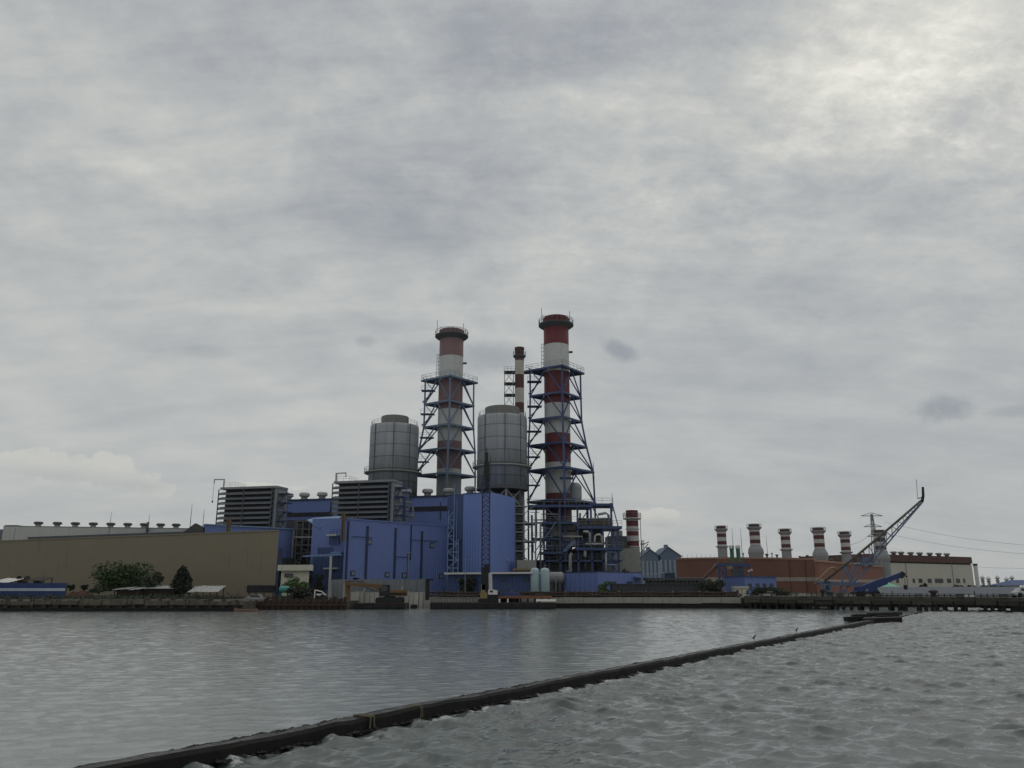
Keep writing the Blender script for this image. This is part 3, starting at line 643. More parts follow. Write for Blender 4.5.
# ------------------------------------------------------------------ louvred air intake houses
def louvre_house(label, x0, y0, Y0, x1, y1, Y1, n, rows, davit, xr, base_y):
    f = Fac(x0, y0, Y0, x1, y1, Y1); zt = f.at(x0, y0).z; zb = f.at((x0+x1)/2, base_y).z - 1.2
    t = thing('air_intake_house', label, 'air intake', base((f.a+f.b)/2)); dep = 4.5
    mb = MB(); a = f.a - f.n*1.5; fb = Fac(x0, y0, Y0, x1, y1, Y1)
    q = [f.a-f.n*1.4+f.u*.3, f.b-f.n*1.4-f.u*.2, f.b-f.n*dep-f.u*.2, f.a-f.n*dep+f.u*.3]
    mb.hexa([V(v, zb) for v in q]+[V(v, zt-.25) for v in q]); mb.build('plenum', M['band_dark'], t)
    q = [f.a+f.n*.15-f.u*.1, f.b+f.n*.15+f.u*.7, f.b-f.n*dep+f.u*.7, f.a-f.n*dep-f.u*.1]
    mb = MB(); mb.hexa([V(v, zt-.22) for v in q]+[V(v, zt+.22) for v in q]); mb.build('roof', M['grey'], t)
    hz = (zt-.2-zb)/rows
    for i in range(rows):
        z = zt - .35 - hz*(i+.35); mb = MB()
        o0, o1 = f.n*.55, f.n*-.75; w0 = -f.u*.2
        p = [f.a+w0+o0, f.b+o0, f.b+o1, f.a+w0+o1]
        mb.hexa([V(p[0], z-hz*.46), V(p[1], z-hz*.46), V(p[2], z-.05), V(p[3], z-.05), V(p[0], z-hz*.40), V(p[1], z-hz*.40), V(p[2], z), V(p[3], z)])
        mb.hexa([V(p[0]-f.n*.02, z-hz*.46-.3*hz+.02), V(p[1]-f.n*.02, z-hz*.46-.3*hz+.02), V(p[1]-f.n*.1, z-hz*.46-.3*hz+.02), V(p[0]-f.n*.1, z-hz*.46-.3*hz+.02), V(p[0]-f.n*.02, z-hz*.465), V(p[1]-f.n*.02, z-hz*.465), V(p[1]-f.n*.1, z-hz*.465), V(p[0]-f.n*.1, z-hz*.465)])
        mb.build('slat', M['louvre'], t)
    for s in (0, .47, 1):
        mb = MB(); c = f.a + f.u*(f.L*s) + f.n*(.66 if s != .47 else .60); 
        mb.box(c.x-.1, c.x+.1, c.y-.06, c.y+.06, zb, zt-.24); mb.build('mullion', M['grey_dark'], t)
    # right-hand end: panelled side with duct drums and a blue ladder
    e = [f.b-f.n*.3, f.b-f.n*.3+f.u*.6, f.b-f.n*dep+f.u*.6, f.b-f.n*dep]
    mb = MB(); mb.hexa([V(v, zb) for v in e]+[V(v, zt-.25) for v in e]); mb.build('end_panel', M['louvre_end'], t)
    for k in range(3):
        z = zt - (zt-zb)*(.28+.27*k); c = f.b+f.u*.62-f.n*1.8; mb = MB(); mb.tube([V(c, z), V(c+f.u*.9, z)], .75, 14); mb.build('duct_drum', M['louvre_end'], t)
    xx = f.b + f.u*2.9 - f.n*.5
    for dz in range(5):
        z = zb + (zt-zb)*(.05+.2*dz); mb = MB(); c = f.b+f.u*.62-f.n*.6
        mb.slab([V(c, z), V(c+f.u*1.9, z), V(c+f.u*1.9-f.n*3, z), V(c-f.n*3, z)], (0,0,.15)); mb.build('access_platform', M['steel_blue'], t)
        c2 = c+f.u*1.9; mb = MB(); railing(mb, [V(c, z+.15), V(c2, z+.15)], 1.0, .06); mb.build('railing', M['steel_blue'], t)
        if dz < 4: mb = MB(); z2 = zb+(zt-zb)*(.25+.2*dz); mb.bar(V(c+f.u*(.3 if dz%2 else 1.7)+f.n*.1, z), V(c+f.u*(1.7 if dz%2 else .3)+f.n*.1, z2), .25, .1); mb.build('stair_flight', M['steel_blue'], t)
    for k in (.1, 3.3):
        mb = MB(); c = f.b + f.u*k + f.n*.0; mb.bar(V(c, zb-2), V(c, zt-.3 if k < 1 else zt-1.2), .16); mb.build('ladder_post', M['steel_blue'], t)
    for s in (.05, .35, .65, .95):
        mb = MB(); c = f.a + f.u*f.L*s - f.n*2.4; mb.box(c.x-.25, c.x+.25, c.y-.25, c.y+.25, ZL-.2, zb+.1); mb.build('leg', M['grey_dark'], t)
    # roof davit and handrail
    dx, top, arm, hook = davit
    d = thing('davit', 'small davit crane on the left roof corner of the %s louvred intake house' % ('farther left' if hook else 'nearer, middle'), 'davit', V(f.at(dx, y0, -1), zt+.22))
    c = f.at(dx, y0, -1); zz = f.at(dx, top, -1).z; e = f.at(arm, top, -1)
    mb = MB(); mb.bar(V(c, zt+.2), V(c, zz), .22 if hook else .3); mb.build('column', M['louvre_end'], d)
    mb = MB(); mb.bar(V(c, zz-.1), V(e, zz-.1+.05), .2); mb.bar(V(e, zz), V(e, zz-.9), .16); mb.build('jib', M['louvre_end'], d)
    if hook:
        mb = MB(); mb.bar(V(e, zz-.8), V(e, zz-4.6), .05); mb.box(e.x-.12, e.x+.12, e.y-.1, e.y+.1, zz-4.9, zz-4.5); mb.build('hoist_rope', M['black'], d)
    mb = MB(); railing(mb, [V(f.a+f.u*.4-f.n*.5, zt+.22), V(f.a+f.u*f.L*.25-f.n*.5, zt+.22), V(f.a+f.u*f.L*.25-f.n*4.2, zt+.22)], 1.0, .04, step=.9); mb.build('roof_railing', M['grey'], t)
    return t
louvre_house('dark louvred air intake house rising left, behind the beige warehouse', 221, 488.5, 168, 274, 487, 165, 9, 9, (223.5, 479, 214.5, True), 285, 527)
louvre_house('dark louvred air intake house in the middle, beside the left grey tank', 334.5, 482.5, 157, 390.5, 480.5, 154, 9, 9, (336, 473, 346, False), 400, 521)

# ------------------------------------------------------------------ blue turbine hall behind
f = Fac(281, 505, 182, 458, 505, 172)
zt = f.at(284, 501).z
t = thing('turbine_hall', 'long blue turbine hall with a dark louvre band behind the louvred intake houses', 'building', base((f.a+f.b)/2))
mb = MB(); f.body(mb, 13, ZL, zt); mb.build('wall', M['blue'], t)
mb = MB(); q = [f.a+f.n*.3, f.b+f.n*.3, f.b-f.n*13.2, f.a-f.n*13.2]; mb.hexa([V(v, zt+.004) for v in q]+[V(v, zt+.3) for v in q]); mb.build('roof', M['seam'], t)
for (a, b, y0, y1) in [(284, 333, 512.5, 516.5), (284, 333, 519.5, 527), (403, 455, 506.5, 511.2)]:
    mb = MB(); f.box(mb, a, b, y0, y1, -.2, .12); mb.build('louvre_band', M['band_dark'] if y0 != 519.5 else M['grey_dark'], t)
for px in (330, 440): mb = MB(); f.box(mb, px, px+.9, 502, 520, -.1, .1); mb.build('downpipe', M['seam'], t)
v0 = None
for px in (288, 304.2, 322, 427.5, 448.5, 470):
    p = f.at(px, 500, -4 if px < 460 else -2); lab = 'pale mushroom vent on the roof of the blue turbine hall'
    if v0 is None: v0 = o = vent_proto(p.x, p.y, zt+.3, 1.2, 1.9, M['grey'], M['offwhite'], 'vents on the blue turbine hall', lab)
    else: o = copy_tree(v0); o.location = (p.x, p.y, zt+.3)
    if px > 460: o.location = (p.x, p.y, zt+.3); px_hi = o
f2 = Fac(455, 496, 176, 500, 496, 174); mb = MB(); f2.body(mb, 8, ZL, zt+.2); mb.build('annex_wall', M['blue_dark'], t)
# tangle of small pipework between intake house and right part of the hall
t = thing('pipe_rack', 'cluttered small pipework on the roof right of the middle louvred intake house', 'pipework', base(P(404, 505, 165)))
for i, (x0, y0, x1, y1) in enumerate([(396,499,414,499),(398,503,412,503),(400,507,400,521),(404,499,404,521),(409,499,409,521),(413,505,413,521),(396,511,413,511),(397,516,414,516),(402,496,402,499),(396,503,400,507)]):
    mb = MB(); Y = 163+.5*(i % 3); mb.tube([P(x0, y0, Y), P(x1, y1, Y)], .13 + .09*(i % 2), 6); mb.build('pipe', M['steel_blue'] if i % 3 == 0 else M['grey'], t)
mb = MB(); pbox(mb, 401.5, 410, 488.5, 491.5, 166, 3); tag(mb.build('fan_cover', M['offwhite'], None), 'flat white fan cover beside the foot of the left grey tank', 'fan cover')
p = P(405.5, 491.5, 167.5); mb = MB(); mb.box(p.x-.6, p.x+.6, 167, 168.4, ZL, p.z); ob = mb.build('support', M['grey'], COL.objects['fan_cover'])

# ------------------------------------------------------------------ front blue hall
f = Fac(345, 530, 138, 448, 530, 155); za = f.at(345, 519.2).z; zb = f.at(448, 526.8).z; zt = (za+zb)/2
t = thing('front_hall', 'large windowless blue hall with dark downpipes nearest the water', 'building', base((f.a+f.b)/2))
va = -Vector((f.a.x, f.a.y, 0)).normalized(); f.bk = lambda rad=True: va     # left end wall runs back along the sight line
mb = MB(); f.body(mb, 17, ZL, za, zb, rad=True); mb.build('wall', M['blue'], t)
q = [f.a+f.n*.15-f.u*.02, f.b+f.n*.15+f.u*.15, f.b-va*17.1+f.u*.15, f.a-va*17.1-f.u*.02]; zz = [za, zb, zb, za]
mb = MB(); mb.hexa([V(v, z+.004) for v, z in zip(q, zz)]+[V(v, z+.2) for v, z in zip(q, zz)]); mb.build('roof_edge', M['blue'], t)
for (px, y0, y1, w) in [(346.8, 521, 586, 1.2), (366.2, 526, 587, 1.5), (394.6, 528, 587, 1.3), (407.3, 553, 586, .6), (421.2, 531, 588, 1.3), (410.6, 525, 560, .5)]:
    mb = MB(); f.box(mb, px-w/2, px+w/2, y0, y1, -.1, .22); mb.build('downpipe', M['seam'], t)
for (px, py) in [(369.5, 541.8), (352.6, 573.2), (387, 574.5), (404, 575.2), (431.8, 545.2), (441, 576)]:
    mb = MB(); f.box(mb, px-2.2, px+2.2, py-2.6, py+2.6, -.1, .10); w = mb.build('window', M['seam'], t)
    mb = MB(); f.box(mb, px-1.4, px+1.5, py-1.5, py+1.9, .1, .14); mb.build('pane', M['window_grey'], w)
for (x0, x1, y) in [(352, 372, 537), (410, 437, 540.5), (395, 409, 557)]:
    mb = MB(); f.box(mb, x0, x1, y-.25, y+.25, -.1, .12); mb.build('conduit', M['seam'], t)
# set-back left wing with balconies
g = Fac(312, 530, 141, 345, 530, 139.5); zg = g.at(320, 518.5).z
t = thing('hall_wing', 'blue set-back wing with balconies at the left end of the front blue hall', 'building', base((g.a+g.b)/2))
mb = MB(); g.body(mb, 12, ZL, zg); mb.build('wall', M['blue'], t)
mb = MB(); a = g.a; mb.slab([V(a-g.u*1.0+g.n*.1, zg-.3), V(a+g.u*1.4+g.n*.2, zg-1.6), V(a+g.u*5.5-g.n*1, zg+.35), V(a+g.u*.8-g.n*4, zg+.5), V(a-g.u*1.3-g.n*3, zg+.3)], (0,0,.12)); mb.build('roof_flap', M['blue_roof'], t)
for (x0, x1, y, m) in [(330, 340, 535.5, 'offwhite'), (334, 344, 553, 'steel_light'), (327, 340, 568.5, 'offwhite')]:
    mb = MB(); g.box(mb, x0, x1, y-.7, y+.8, -.1, 1.4); b_ = mb.build('balcony', M[m], t); 
    mb = MB(); g.box(mb, x0, x1, y+.9, y+9, -.1, .35); mb.build('recess_shade', M['blue_dark'], t)  # raised slab; the shade of a recess is put into its darker blue
    mb = MB(); c0, c1 = g.at(x0, y-.7, 1.3), g.at(x1, y-.7, 1.3); railing(mb, [c0, c1], .9, .05, step=.6); mb.build('railing', M['steel_blue'], b_)
mb = MB(); g.box(mb, 318, 333, 547.5, 553.5, -.1, .12); mb.build('louvre_panel', M['blue_dark'], t)
mb = MB(); g.box(mb, 313, 344, 557, 590, -.1, .2); mb.build('shaded_base', M['blue_dark'], t)  # shade below the canopy painted as a darker blue slab
mb = MB(); c0, c1 = g.at(304, 556.3, 2.2), g.at(341, 554.6, 2.0); mb.bar(c0, c1, .9, .28); mb.build('canopy', M['steel_light'], t)
c = g.at(331, 560, 2.2); mb = MB(); mb.bar(V(c, ZL-.3), V(c, c1.z-.1), .36); mb.build('white_post', M['stack_white'], t)
# dark open stair tower between the gable shed and the wing
Y = 158; t = thing('stair_tower', 'dark open stair tower in the gap between the gable shed and the front blue hall', 'stair tower', base(P(303, 580, Y)))
for px in (295, 301, 307.5, 313):
    for dy in (0, 5): mb = MB(); p = P(px, 560, Y+dy); mb.box(p.x-.15, p.x+.15, Y+dy-.15, Y+dy+.15, ZL-.2, zof(520, Y)); mb.build('post', M['grey_dark'], t)
for i, py in enumerate((521, 529, 537, 545, 553, 562, 572)):
    mb = MB(); a, b = P(294.5, py, Y), P(313.5, py, Y); mb.box(a.x, b.x, Y-.2, Y+5.2, a.z-.18, a.z+.12); mb.build('landing', M['grey'] if i == 2 else M['grey_dark'], t)
    if i < 6: mb = MB(); a, b = P(296 if i % 2 else 311, py, Y+.6), P(311 if i % 2 else 296, py+8, Y+.6); mb.bar(a, b, .9, .25); mb.build('stair_flight', M['grey_dark'], t)
mb = MB(); a, b = P(293, 560, Y+6), P(315, 560, Y+6); mb.box(a.x, b.x, Y+5.6, Y+6.4, ZL-.2, zof(519, Y)); mb.build('back_wall', M['grey_dark'], t)
# tall blue block
f = Fac(463, 530, 151, 491, 530, 148.5); zt = f.at(491, 492.2).z
g = Fac(491, 530, 148.5, 515.5, 530, 163); zr = g.at(515.5, 499.6).z
t = thing('tall_block', 'tall plain bright blue block in front of the right grey tank', 'building', base((f.a+g.b)/2))
pl = [(f.a.x, f.a.y), (f.b.x, f.b.y), (g.b.x, g.b.y), (f.a.x+(g.b.x-f.b.x), f.a.y+(g.b.y-f.b.y))]
mb = MB(); mb.prism(pl, ZL, [zt-.15, zt, zr+.3, zr+.3]); mb.build('wall', M['blue2'], t)
mb = MB(); f.box(mb, 463, 491, zt and 492.6, 493.6, -.1, .08); mb.build('roof_edge', M['steel_blue'], t)
mb = MB(); g.box(mb, 506.5, 508.5, 559.8, 560.6, -.1, .2); mb.build('lamp', M['offwhite'], t)
h = Fac(447, 530, 157.5, 464.5, 530, 156.5); mb = MB(); h.body(mb, 5, ZL, h.at(455, 495.5).z); mb.build('rear_bay', M['blue_dark'], t)
h2 = Fac(458, 540, 153, 464, 540, 152.5); mb = MB(); h2.body(mb, 3, h2.at(460, 540).z, h2.at(460, 494).z); mb.build('side_bay', M['blue_dark'], t)
# pale blue stair mast in front of it
Y = 146; t = thing('stair_mast', 'pale blue lattice stair mast standing against the corner of the tall blue block', 'stair tower', base(P(453, 585, Y)))
xs = (447.6, 458)
for px in xs:
    for dy in (0, 1.6): mb = MB(); p = P(px, 560, Y+dy); mb.bar((p.x, Y+dy, ZL-.2), (p.x, Y+dy, zof(511 if px < 455 else 539, Y)), .13); mb.build('post', M['steel_light'], t)
mb = MB(); p = P(453.3, 560, Y); mb.bar((p.x, Y, zof(585, Y)), (p.x, Y, zof(484, Y)), .15); mb.bar((p.x+.5, Y, zof(560, Y)), (p.x+.5, Y, zof(500, Y)), .1); mb.build('ladder', M['steel_light'], t)
py = 584; i = 0
while py > 512:
    x1 = xs[1] if py > 540 else 453.5
    mb = MB(); a, b = P(xs[0], py, Y), P(x1, py, Y); mb.box(a.x, b.x, Y-.1, Y+1.7, a.z-.07, a.z+.07); mb.build('landing', M['steel_light'], t)
    mb = MB(); a, b = P(xs[i % 2] if py > 540 else 448+5*(i%2), py, Y+.2), P(xs[1-i % 2] if py > 540 else 453-5*(i%2), py-8, Y+.2); mb.bar(a, b, .5, .12); mb.build('stair_flight', M['steel_light'], t)
    py -= 8; i += 1
# low blue building with a white roof edge
f = Fac(448, 575, 143, 535, 580, 136); zt = f.at(500, 573.2).z
t = thing('low_building', 'low blue building with a white roof edge at the foot of the tall blue block', 'building', base((f.a+f.b)/2))
mb = MB(); f.body(mb, 4.5, ZL-.2, zt-.15); mb.build('wall', M['blue_dark'], t)
q = [f.a+f.n*.9-f.u*.3, f.b+f.n*.9, f.b-f.n*4.7, f.a-f.n*4.7-f.u*.3]; mb = MB(); mb.hexa([V(v, zt-.14) for v in q]+[V(v, zt+.16) for v in q]); mb.build('roof', M['white'], t)
for (a, b) in [(456, 461), (501, 506), (524, 529), (468, 473)]:
    mb = MB(); f.box(mb, a, b, 578.5, 581.5, -.1, .05); w = mb.build('window', M['seam'], t); mb = MB(); f.box(mb, a+.5, b-.5, 579, 581.1, .05, .08); mb.build('pane', M['glass'], w)
# small cream house with a flat roof
f = Fac(281, 578, 133, 309, 578, 132); zt = f.at(290, 565).z
t = thing('gatehouse', 'small cream house with a thick flat roof beside the beige warehouse', 'house', base((f.a+f.b)/2))
mb = MB(); f.body(mb, 5, ZL-.2, zt-.9, rad=True); mb.build('wall', M['cream'], t)
q = [f.a+f.n*.8-f.u*.3, f.b+f.n*.8+f.u*.9, f.b-f.bk()*5.2+f.u*.9, f.a-f.bk()*5.2-f.u*.3]; mb = MB(); mb.hexa([V(v, zt-.9) for v in q]+[V(v, zt) for v in q]); mb.build('roof', M['cream'], t)
mb = MB(); f.box(mb, 284.6, 293, 573.5, 577.3, -.1, .05); w = mb.build('window', M['black'], t); mb = MB(); f.box(mb, 285.4, 292.2, 574.1, 576.8, .05, .07); mb.build('pane', M['glass'], w)
tree('bush', 'bright green bush in front of the small cream house', 'bush', 297, 128.5, 576.5, 592, 24, M['leaf_bright'], 51, 1300, .22, 8)
tree('bush', 'dark shrub between the small cream house and the front blue hall', 'bush', 316, 134, 574, 592, 16, M['leaf_dark'], 52, 900, .24, 7)
tree('tree', 'dark tree behind the flat roof of the small cream house', 'tree', 304, 140, 553, 584, 20, M['leaf_dark'], 53, 1200, .3, 8)
tree('bush', 'dark shrub at the foot of the pale blue stair mast', 'bush', 466, 140, 576, 590, 18, M['leaf_dark'], 54, 900, .26, 7)
# ------------------------------------------------------------------ grey silencer tanks
def grey_tank(label, pxc, Y, cap, body, ring, w, wc):
    c = P(pxc, body[0], Y); r = w/2/F*Y*1.03; rc = wc/2/F*Y*1.03
    z = lambda py: zof(py, Y-r, pxc)
    t = thing('silencer_tank', label, 'tank', (c.x, Y, ZL))
    mb = MB(); mb.lathe((c.x, Y), [(r, z(body[1])), (r, z(body[0]+3)), (r-.05, z(body[0]))], 64); mb.smooth = False; b = mb.build('shell', M['cyl'], t)
    for p in b.data.polygons: p.use_smooth = abs(p.normal.z) < .3
    mb = MB(); mb.lathe((c.x, Y), [(rc*1.0, z(body[0])-.3), (rc, z(cap)), (rc-.12, z(cap)+.1)], 40); mb.build('cap', M['cap'], t)
    zr = z(ring); mb = MB(); mb.lathe((c.x, Y), [(r-.1, zr-.35), (r+.95, zr-.12), (r+.95, zr+.06), (r-.1, zr+.06)], 48); g = mb.build('walkway', M['louvre_end'], t)
    mb = MB(); railing(mb, ring_pts((c.x, Y), r+.9, zr+.06, 32), 1.0, .05, True); mb.build('railing', M['grey'], g)
    zt = z(body[0]); mb = MB(); railing(mb, ring_pts((c.x, Y), r-.25, zt, 28), 1.0, .045, True); mb.build('top_railing', M['grey'], t)
    for a in (-2.3, -.75, -1.45): # external stiffener ribs
        mb = MB(); p = Vector((c.x+math.cos(a)*(r+.06), Y+math.sin(a)*(r+.06), 0)); mb.box(p.x-.06, p.x+.06, p.y-.07, p.y+.07, z(body[1]), zt); mb.build('rib', M['grey_dark'], t)
    zb = z(body[1]); mb = MB(); mb.lathe((c.x, Y), [(r+.12, zb-.05), (r+.12, zb+.35)], 48); mb.build('base_ring', M['grey_dark'], t)
    for i in range(8):
        a = 2*PI*i/8+.2; mb = MB(); p = Vector((c.x+math.cos(a)*r*.86, Y+math.sin(a)*r*.86, 0)); mb.box(p.x-.22, p.x+.22, p.y-.22, p.y+.22, ZL-.2, zb); mb.build('leg', M['grey_dark'] if i % 2 else M['grey'], t)
        a2 = 2*PI*(i+1)/8+.2; q = Vector((c.x+math.cos(a2)*r*.86, Y+math.sin(a2)*r*.86, 0))
        mb = MB(); mb.bar(V(p, zb-3.5), V(q, zb-.2), .2); mb.bar(V(p, zb-.2), V(q, zb-3.5), .2); mb.build('brace', M['grey'], t)
    mb = MB(); mb.lathe((c.x, Y), [(r*.42, ZL), (r*.50, zb-6), (r*.80, zb-1.0)], 32); mb.build('duct', M['grey_dark'], t)
    return t, c, r
grey_tank('left, farther grey sheet-clad tank with a ring walkway', 395, 178, 412.5, (422, 500), 470, 47.5, 27)
tk2, c2, r2 = grey_tank('right, nearer grey sheet-clad tank with a ring walkway above the tall blue block', 502.3, 169, 403.3, (412.5, 487.5), 464, 49, 34.5)
# grey open frame with stairs below the right tank
Y = 163; t = thing('access_tower', 'grey open steel frame with landings below the right grey tank', 'steel frame', base(P(518, 575, Y)))
for px in (514, 524, 535.5):
    for dy in (0, 5): mb = MB(); p = P(px, 540, Y+dy); mb.box(p.x-.14, p.x+.14, Y+dy-.14, Y+dy+.14, ZL-.2, zof(503 if px < 530 else 512, Y)); mb.build('post', M['grey'], t)
for i, py in enumerate((506, 514, 523, 532, 541, 551, 561)):
    mb = MB(); x0, x1 = P(500, py, Y).x, P(525 if i not in (2, 4) else 537, py, Y).x; z = zof(py, Y); mb.box(x0, x1, Y-.15, Y+5.3, z-.14, z+.1); g = mb.build('landing', M['grey'], t)
    mb = MB(); railing(mb, [(x0, Y-.1, z+.1), (x1, Y-.1, z+.1)], 1.0, .05); mb.build('railing', M['grey'], g)
    if i < 6: mb = MB(); a, b = P(515 if i % 2 else 527, py, Y+.8), P(527 if i % 2 else 515, py+8.5, Y+.8); mb.bar(a, b, .8, .2); mb.build('stair_flight', M['grey_dark'], t)
    if i % 2: mb = MB(); mb.bar(P(524, py, Y-.2), P(535, py-9, Y-.2), .14); mb.build('brace', M['grey'], t)
mb = MB(); pbox(mb, 498, 521, 509, 560, Y+5.6, 4); mb.build('boiler_casing', mat('ribbed_grey_casing', (.19,.205,.21), .6, corr=1.2, var=.2, streak=.3), t)
mb = MB(); pbox(mb, 517, 536, 560, 569, 158, 3); o = tag(mb.build('grey_cabin', M['louvre_end'], None), 'grey cabin on blocks behind the two pale cyan tanks', 'cabin')
mb = MB(); pbox(mb, 518, 535, 569.2, 585, 158.3, 2.5); mb.build('base_block', M['grey_dark'], o)
mb = MB(); pbox(mb, 513, 533, 568.6, 570.2, 150, 1.0); o = tag(mb.build('timber_beam', M['yellow'], None), 'yellowish beam lying above the white roof edge left of the pale cyan tanks', 'beam')
for px in (515, 531): mb = MB(); pbox(mb, px-.5, px+.5, 570.25, 586, 150.2, .5); mb.build('support', M['grey_dark'], o)

# ------------------------------------------------------------------ stacks
def banded(mb, c, bands, n=40):   # bands [(z, r, mat)], from the top down; the last has mat None
    prof = []; mats = []
    for i in range(len(bands)-1, 0, -1):
        z0, r0, _ = bands[i]; z1, r1, m_ = bands[i-1][0], bands[i-1][1], bands[i-1][2]
        if not prof: prof.append((r0, z0))
        prof.append((r1, z1)); mats.append(m_)
    mb.lathe(c, prof, n, mats)
def big_stack(label, pxc, Y, w, ytop, plat, bands, wplat, red, tower):
    c = P(pxc, plat[1], Y); s = Y/F*1.02; z = lambda py: zof(py, Y-w/2*s, pxc)
    t = thing('chimney', label, 'chimney', (c.x, Y, ZL), 'two tall striped stacks in steel frames')
    ms = [red, M['stack_white'], M['stack_grey']]; r = w/2*s
    lst = [(z(ytop), r*.97, 0)] if False else []
    for (py, m_) in bands: lst.append((z(py), r, m_))
    lst.append((ZL-.2, r, None)); lst[0] = (lst[0][0], r, lst[0][2])
    mb = MB(); banded(mb, (c.x, Y), lst, 48); b = mb.build('shaft', ms, t)
    for p in b.data.polygons: p.use_smooth = abs(p.normal.z) < .3
    # gallery round the mouth
    R_ = wplat/2*s; zg = z(plat[0])
    mb = MB(); mb.lathe((c.x, Y), [(r+.02, z(plat[1])), (R_, zg-.15), (R_, zg+.12), (r+.02, zg+.12)], 40); g = mb.build('gallery', M['grey_dark'], t)
    mb = MB(); railing(mb, ring_pts((c.x, Y), R_-.06, zg+.12, 22), 1.15, .07, True); mb.build('railing', M['grey_dark'], g)
    mb = MB(); rl = [(r*1.06, zg+.14), (r*1.06, z(ytop)-.25), (r*.98, z(ytop))]; mb.lathe((c.x, Y), rl, 40); mb.build('lip', red, t)
    for a in (-2.6, -.7, .6, 2.4):
        mb = MB(); p = Vector((c.x+math.cos(a)*(R_-.1), Y+math.sin(a)*(R_-.1), 0)); mb.tube([V(p, zg), V(p, zg+2.6+(.9 if abs(a) > 2 else 0))], .06, 5); mb.build('lightning_rod', M['grey_dark'], t)
    mb = MB(); ax = c.x - r - .55; zt = z(tower['levels'][0][0]); mb.bar((ax, Y, zt), (ax, Y, zt+.62*(z(plat[0])-zt)), .09); mb.bar((ax+.4, Y, zt), (ax+.4, Y, zt+.62*(z(plat[0])-zt)), .09)
    for k in range(9): zz = zt + .62*(z(plat[0])-zt)*k/8; mb.bar((ax-.1, Y, zz), (c.x-r+.05, Y, zz), .07)
    mb.build('ladder', M['grey_dark'], t)
    mb = MB(); pz = z(tower['bracket']); mb.box(c.x+r-.05, c.x+r+.85, Y-.4, Y+.4, pz-.15, pz+.15); mb.build('aviation_light', M['grey_dark'], t)
    # steel frame: four posts with the near corner to the viewer
    sm = tower['mat']; L = []
    for (py, l, rr, f_) in tower['levels']:
        zc = zof(py, Y, pxc); L.append((Vector((c.x+f_[0]*s, Y-rr*s*.92+.0, zc)), Vector((c.x+rr*s, Y+1.2, zc)), Vector((c.x+f_[1]*s, Y+rr*s*.9, zc)), Vector((c.x-l*s, Y-.6, zc))))
    L.append(tuple(Vector((p.x, p.y, ZL-.2)) for p in L[-1]))
    for k in range(4):
        mb = MB()
        for i in range(len(L)-1): mb.bar(L[i][k], L[i+1][k], .42 if k == 0 else .36)
        mb.build('post', sm, t)
    nl = len(tower['levels'])
    for i in range(nl):
        q = list(L[i]); mid = sum(q, Vector())/4; big = 1.16 if i == 0 else 1.03
        pl = [mid+(p-mid)*big for p in q]
        mb = MB()
        # deck as a frame round the shaft: four slabs
        for k in range(4):
            a, b = pl[k], pl[(k+1) % 4]; ci = Vector((c.x, Y, a.z)); 
            ia, ib = ci+(a-ci).normalized()*r*1.12, ci+(b-ci).normalized()*r*1.12
            im = ci+((a+b)/2-ci).normalized()*r*1.12
            mb.slab([a, b, ib, im, ia], (0,0,.12))
            mb.bar(a-Vector((0,0,.15)), b-Vector((0,0,.15)), .26, .40)
        g = mb.build('platform', sm, t)
        if i == 0:
            mb = MB(); railing(mb, [p+Vector((0,0,.12)) for p in pl], 1.15, .055, True, 1.4); mb.build('railing', M['grey'], g)
        if i < nl-1:
            for k in range(4):
                a, b = L[i][k], L[i][(k+1) % 4]; m0 = (a+b)/2
                for e in (L[i+1][k], L[i+1][(k+1) % 4]): mb = MB(); mb.bar(m0, e, .22); mb.build('brace', sm, t)
            # stair flight and landing on the left flank
            a, b = L[i][3], L[i+1][3]; mz = (a.z+b.z)/2; o = Vector((-.1, -.9, 0))
            mb = MB(); mb.bar(V(b, b.z)+o+Vector((-.3,0,.2)), V(a, mz)+o+Vector((2.2,0,0)), .45, .16); mb.build('stair_flight', sm, t)
            mb = MB(); mb.bar(V(a, mz)+o+Vector((2.2,-.9,0)), V(a, a.z)+o+Vector((-.3,-.9,.2)), .45, .16); mb.build('stair_flight', sm, t)
            mb = MB(); p = V(a, mz)+o; mb.box(p.x-.6, p.x+2.6, p.y-1.4, p.y+.5, mz-.1, mz+.06); g = mb.build('landing', sm, t)
            mb = MB(); railing(mb, [(p.x-.6, p.y-1.4, mz+.06), (p.x+2.6, p.y-1.4, mz+.06)], 1.0, .05, step=1.1); mb.build('railing', sm, g)
    return t, c, s
big_stack('left tall stack with faded red and white bands in a pale blue steel frame', 451.7, 186, 24.4, 327, (333, 337), [(328, 0), (354.5, 1), (378, 0), (408, 1), (440, 0), (468, 1), (474, 2)], 34, M['stack_mauve'],
          dict(bracket=360, mat=M['steel_pale'], levels=[(381, 25.5, 23, (1.0, 0)), (404.5, 25.5, 23, (1.0, 0)), (427.5, 25.7, 23.2, (.8, 0)), (451, 30, 25, (.4, 0)), (475.5, 33, 25.5, (0, 0))]))
st2, cs2, ss2 = big_stack('right, tallest stack with deep red and white bands in a dark blue steel frame', 556, 177, 25.6, 314, (321.5, 325.5), [(315, 0), (342.5, 1), (370, 0), (402, 1), (432, 0), (461.5, 1), (492.5, 0), (520, 2)], 36, M['stack_red'],
          dict(bracket=348.5, mat=M['steel_blue'], levels=[(371.5, 27, 24.5, (4, 0)), (396.5, 27, 24.5, (4, 0)), (420.5, 27.5, 24.7, (4, 0)), (446, 29, 29, (4, 0)), (471, 29.5, 35, (4, 0)), (502, 29.5, 36, (4, 0))]))
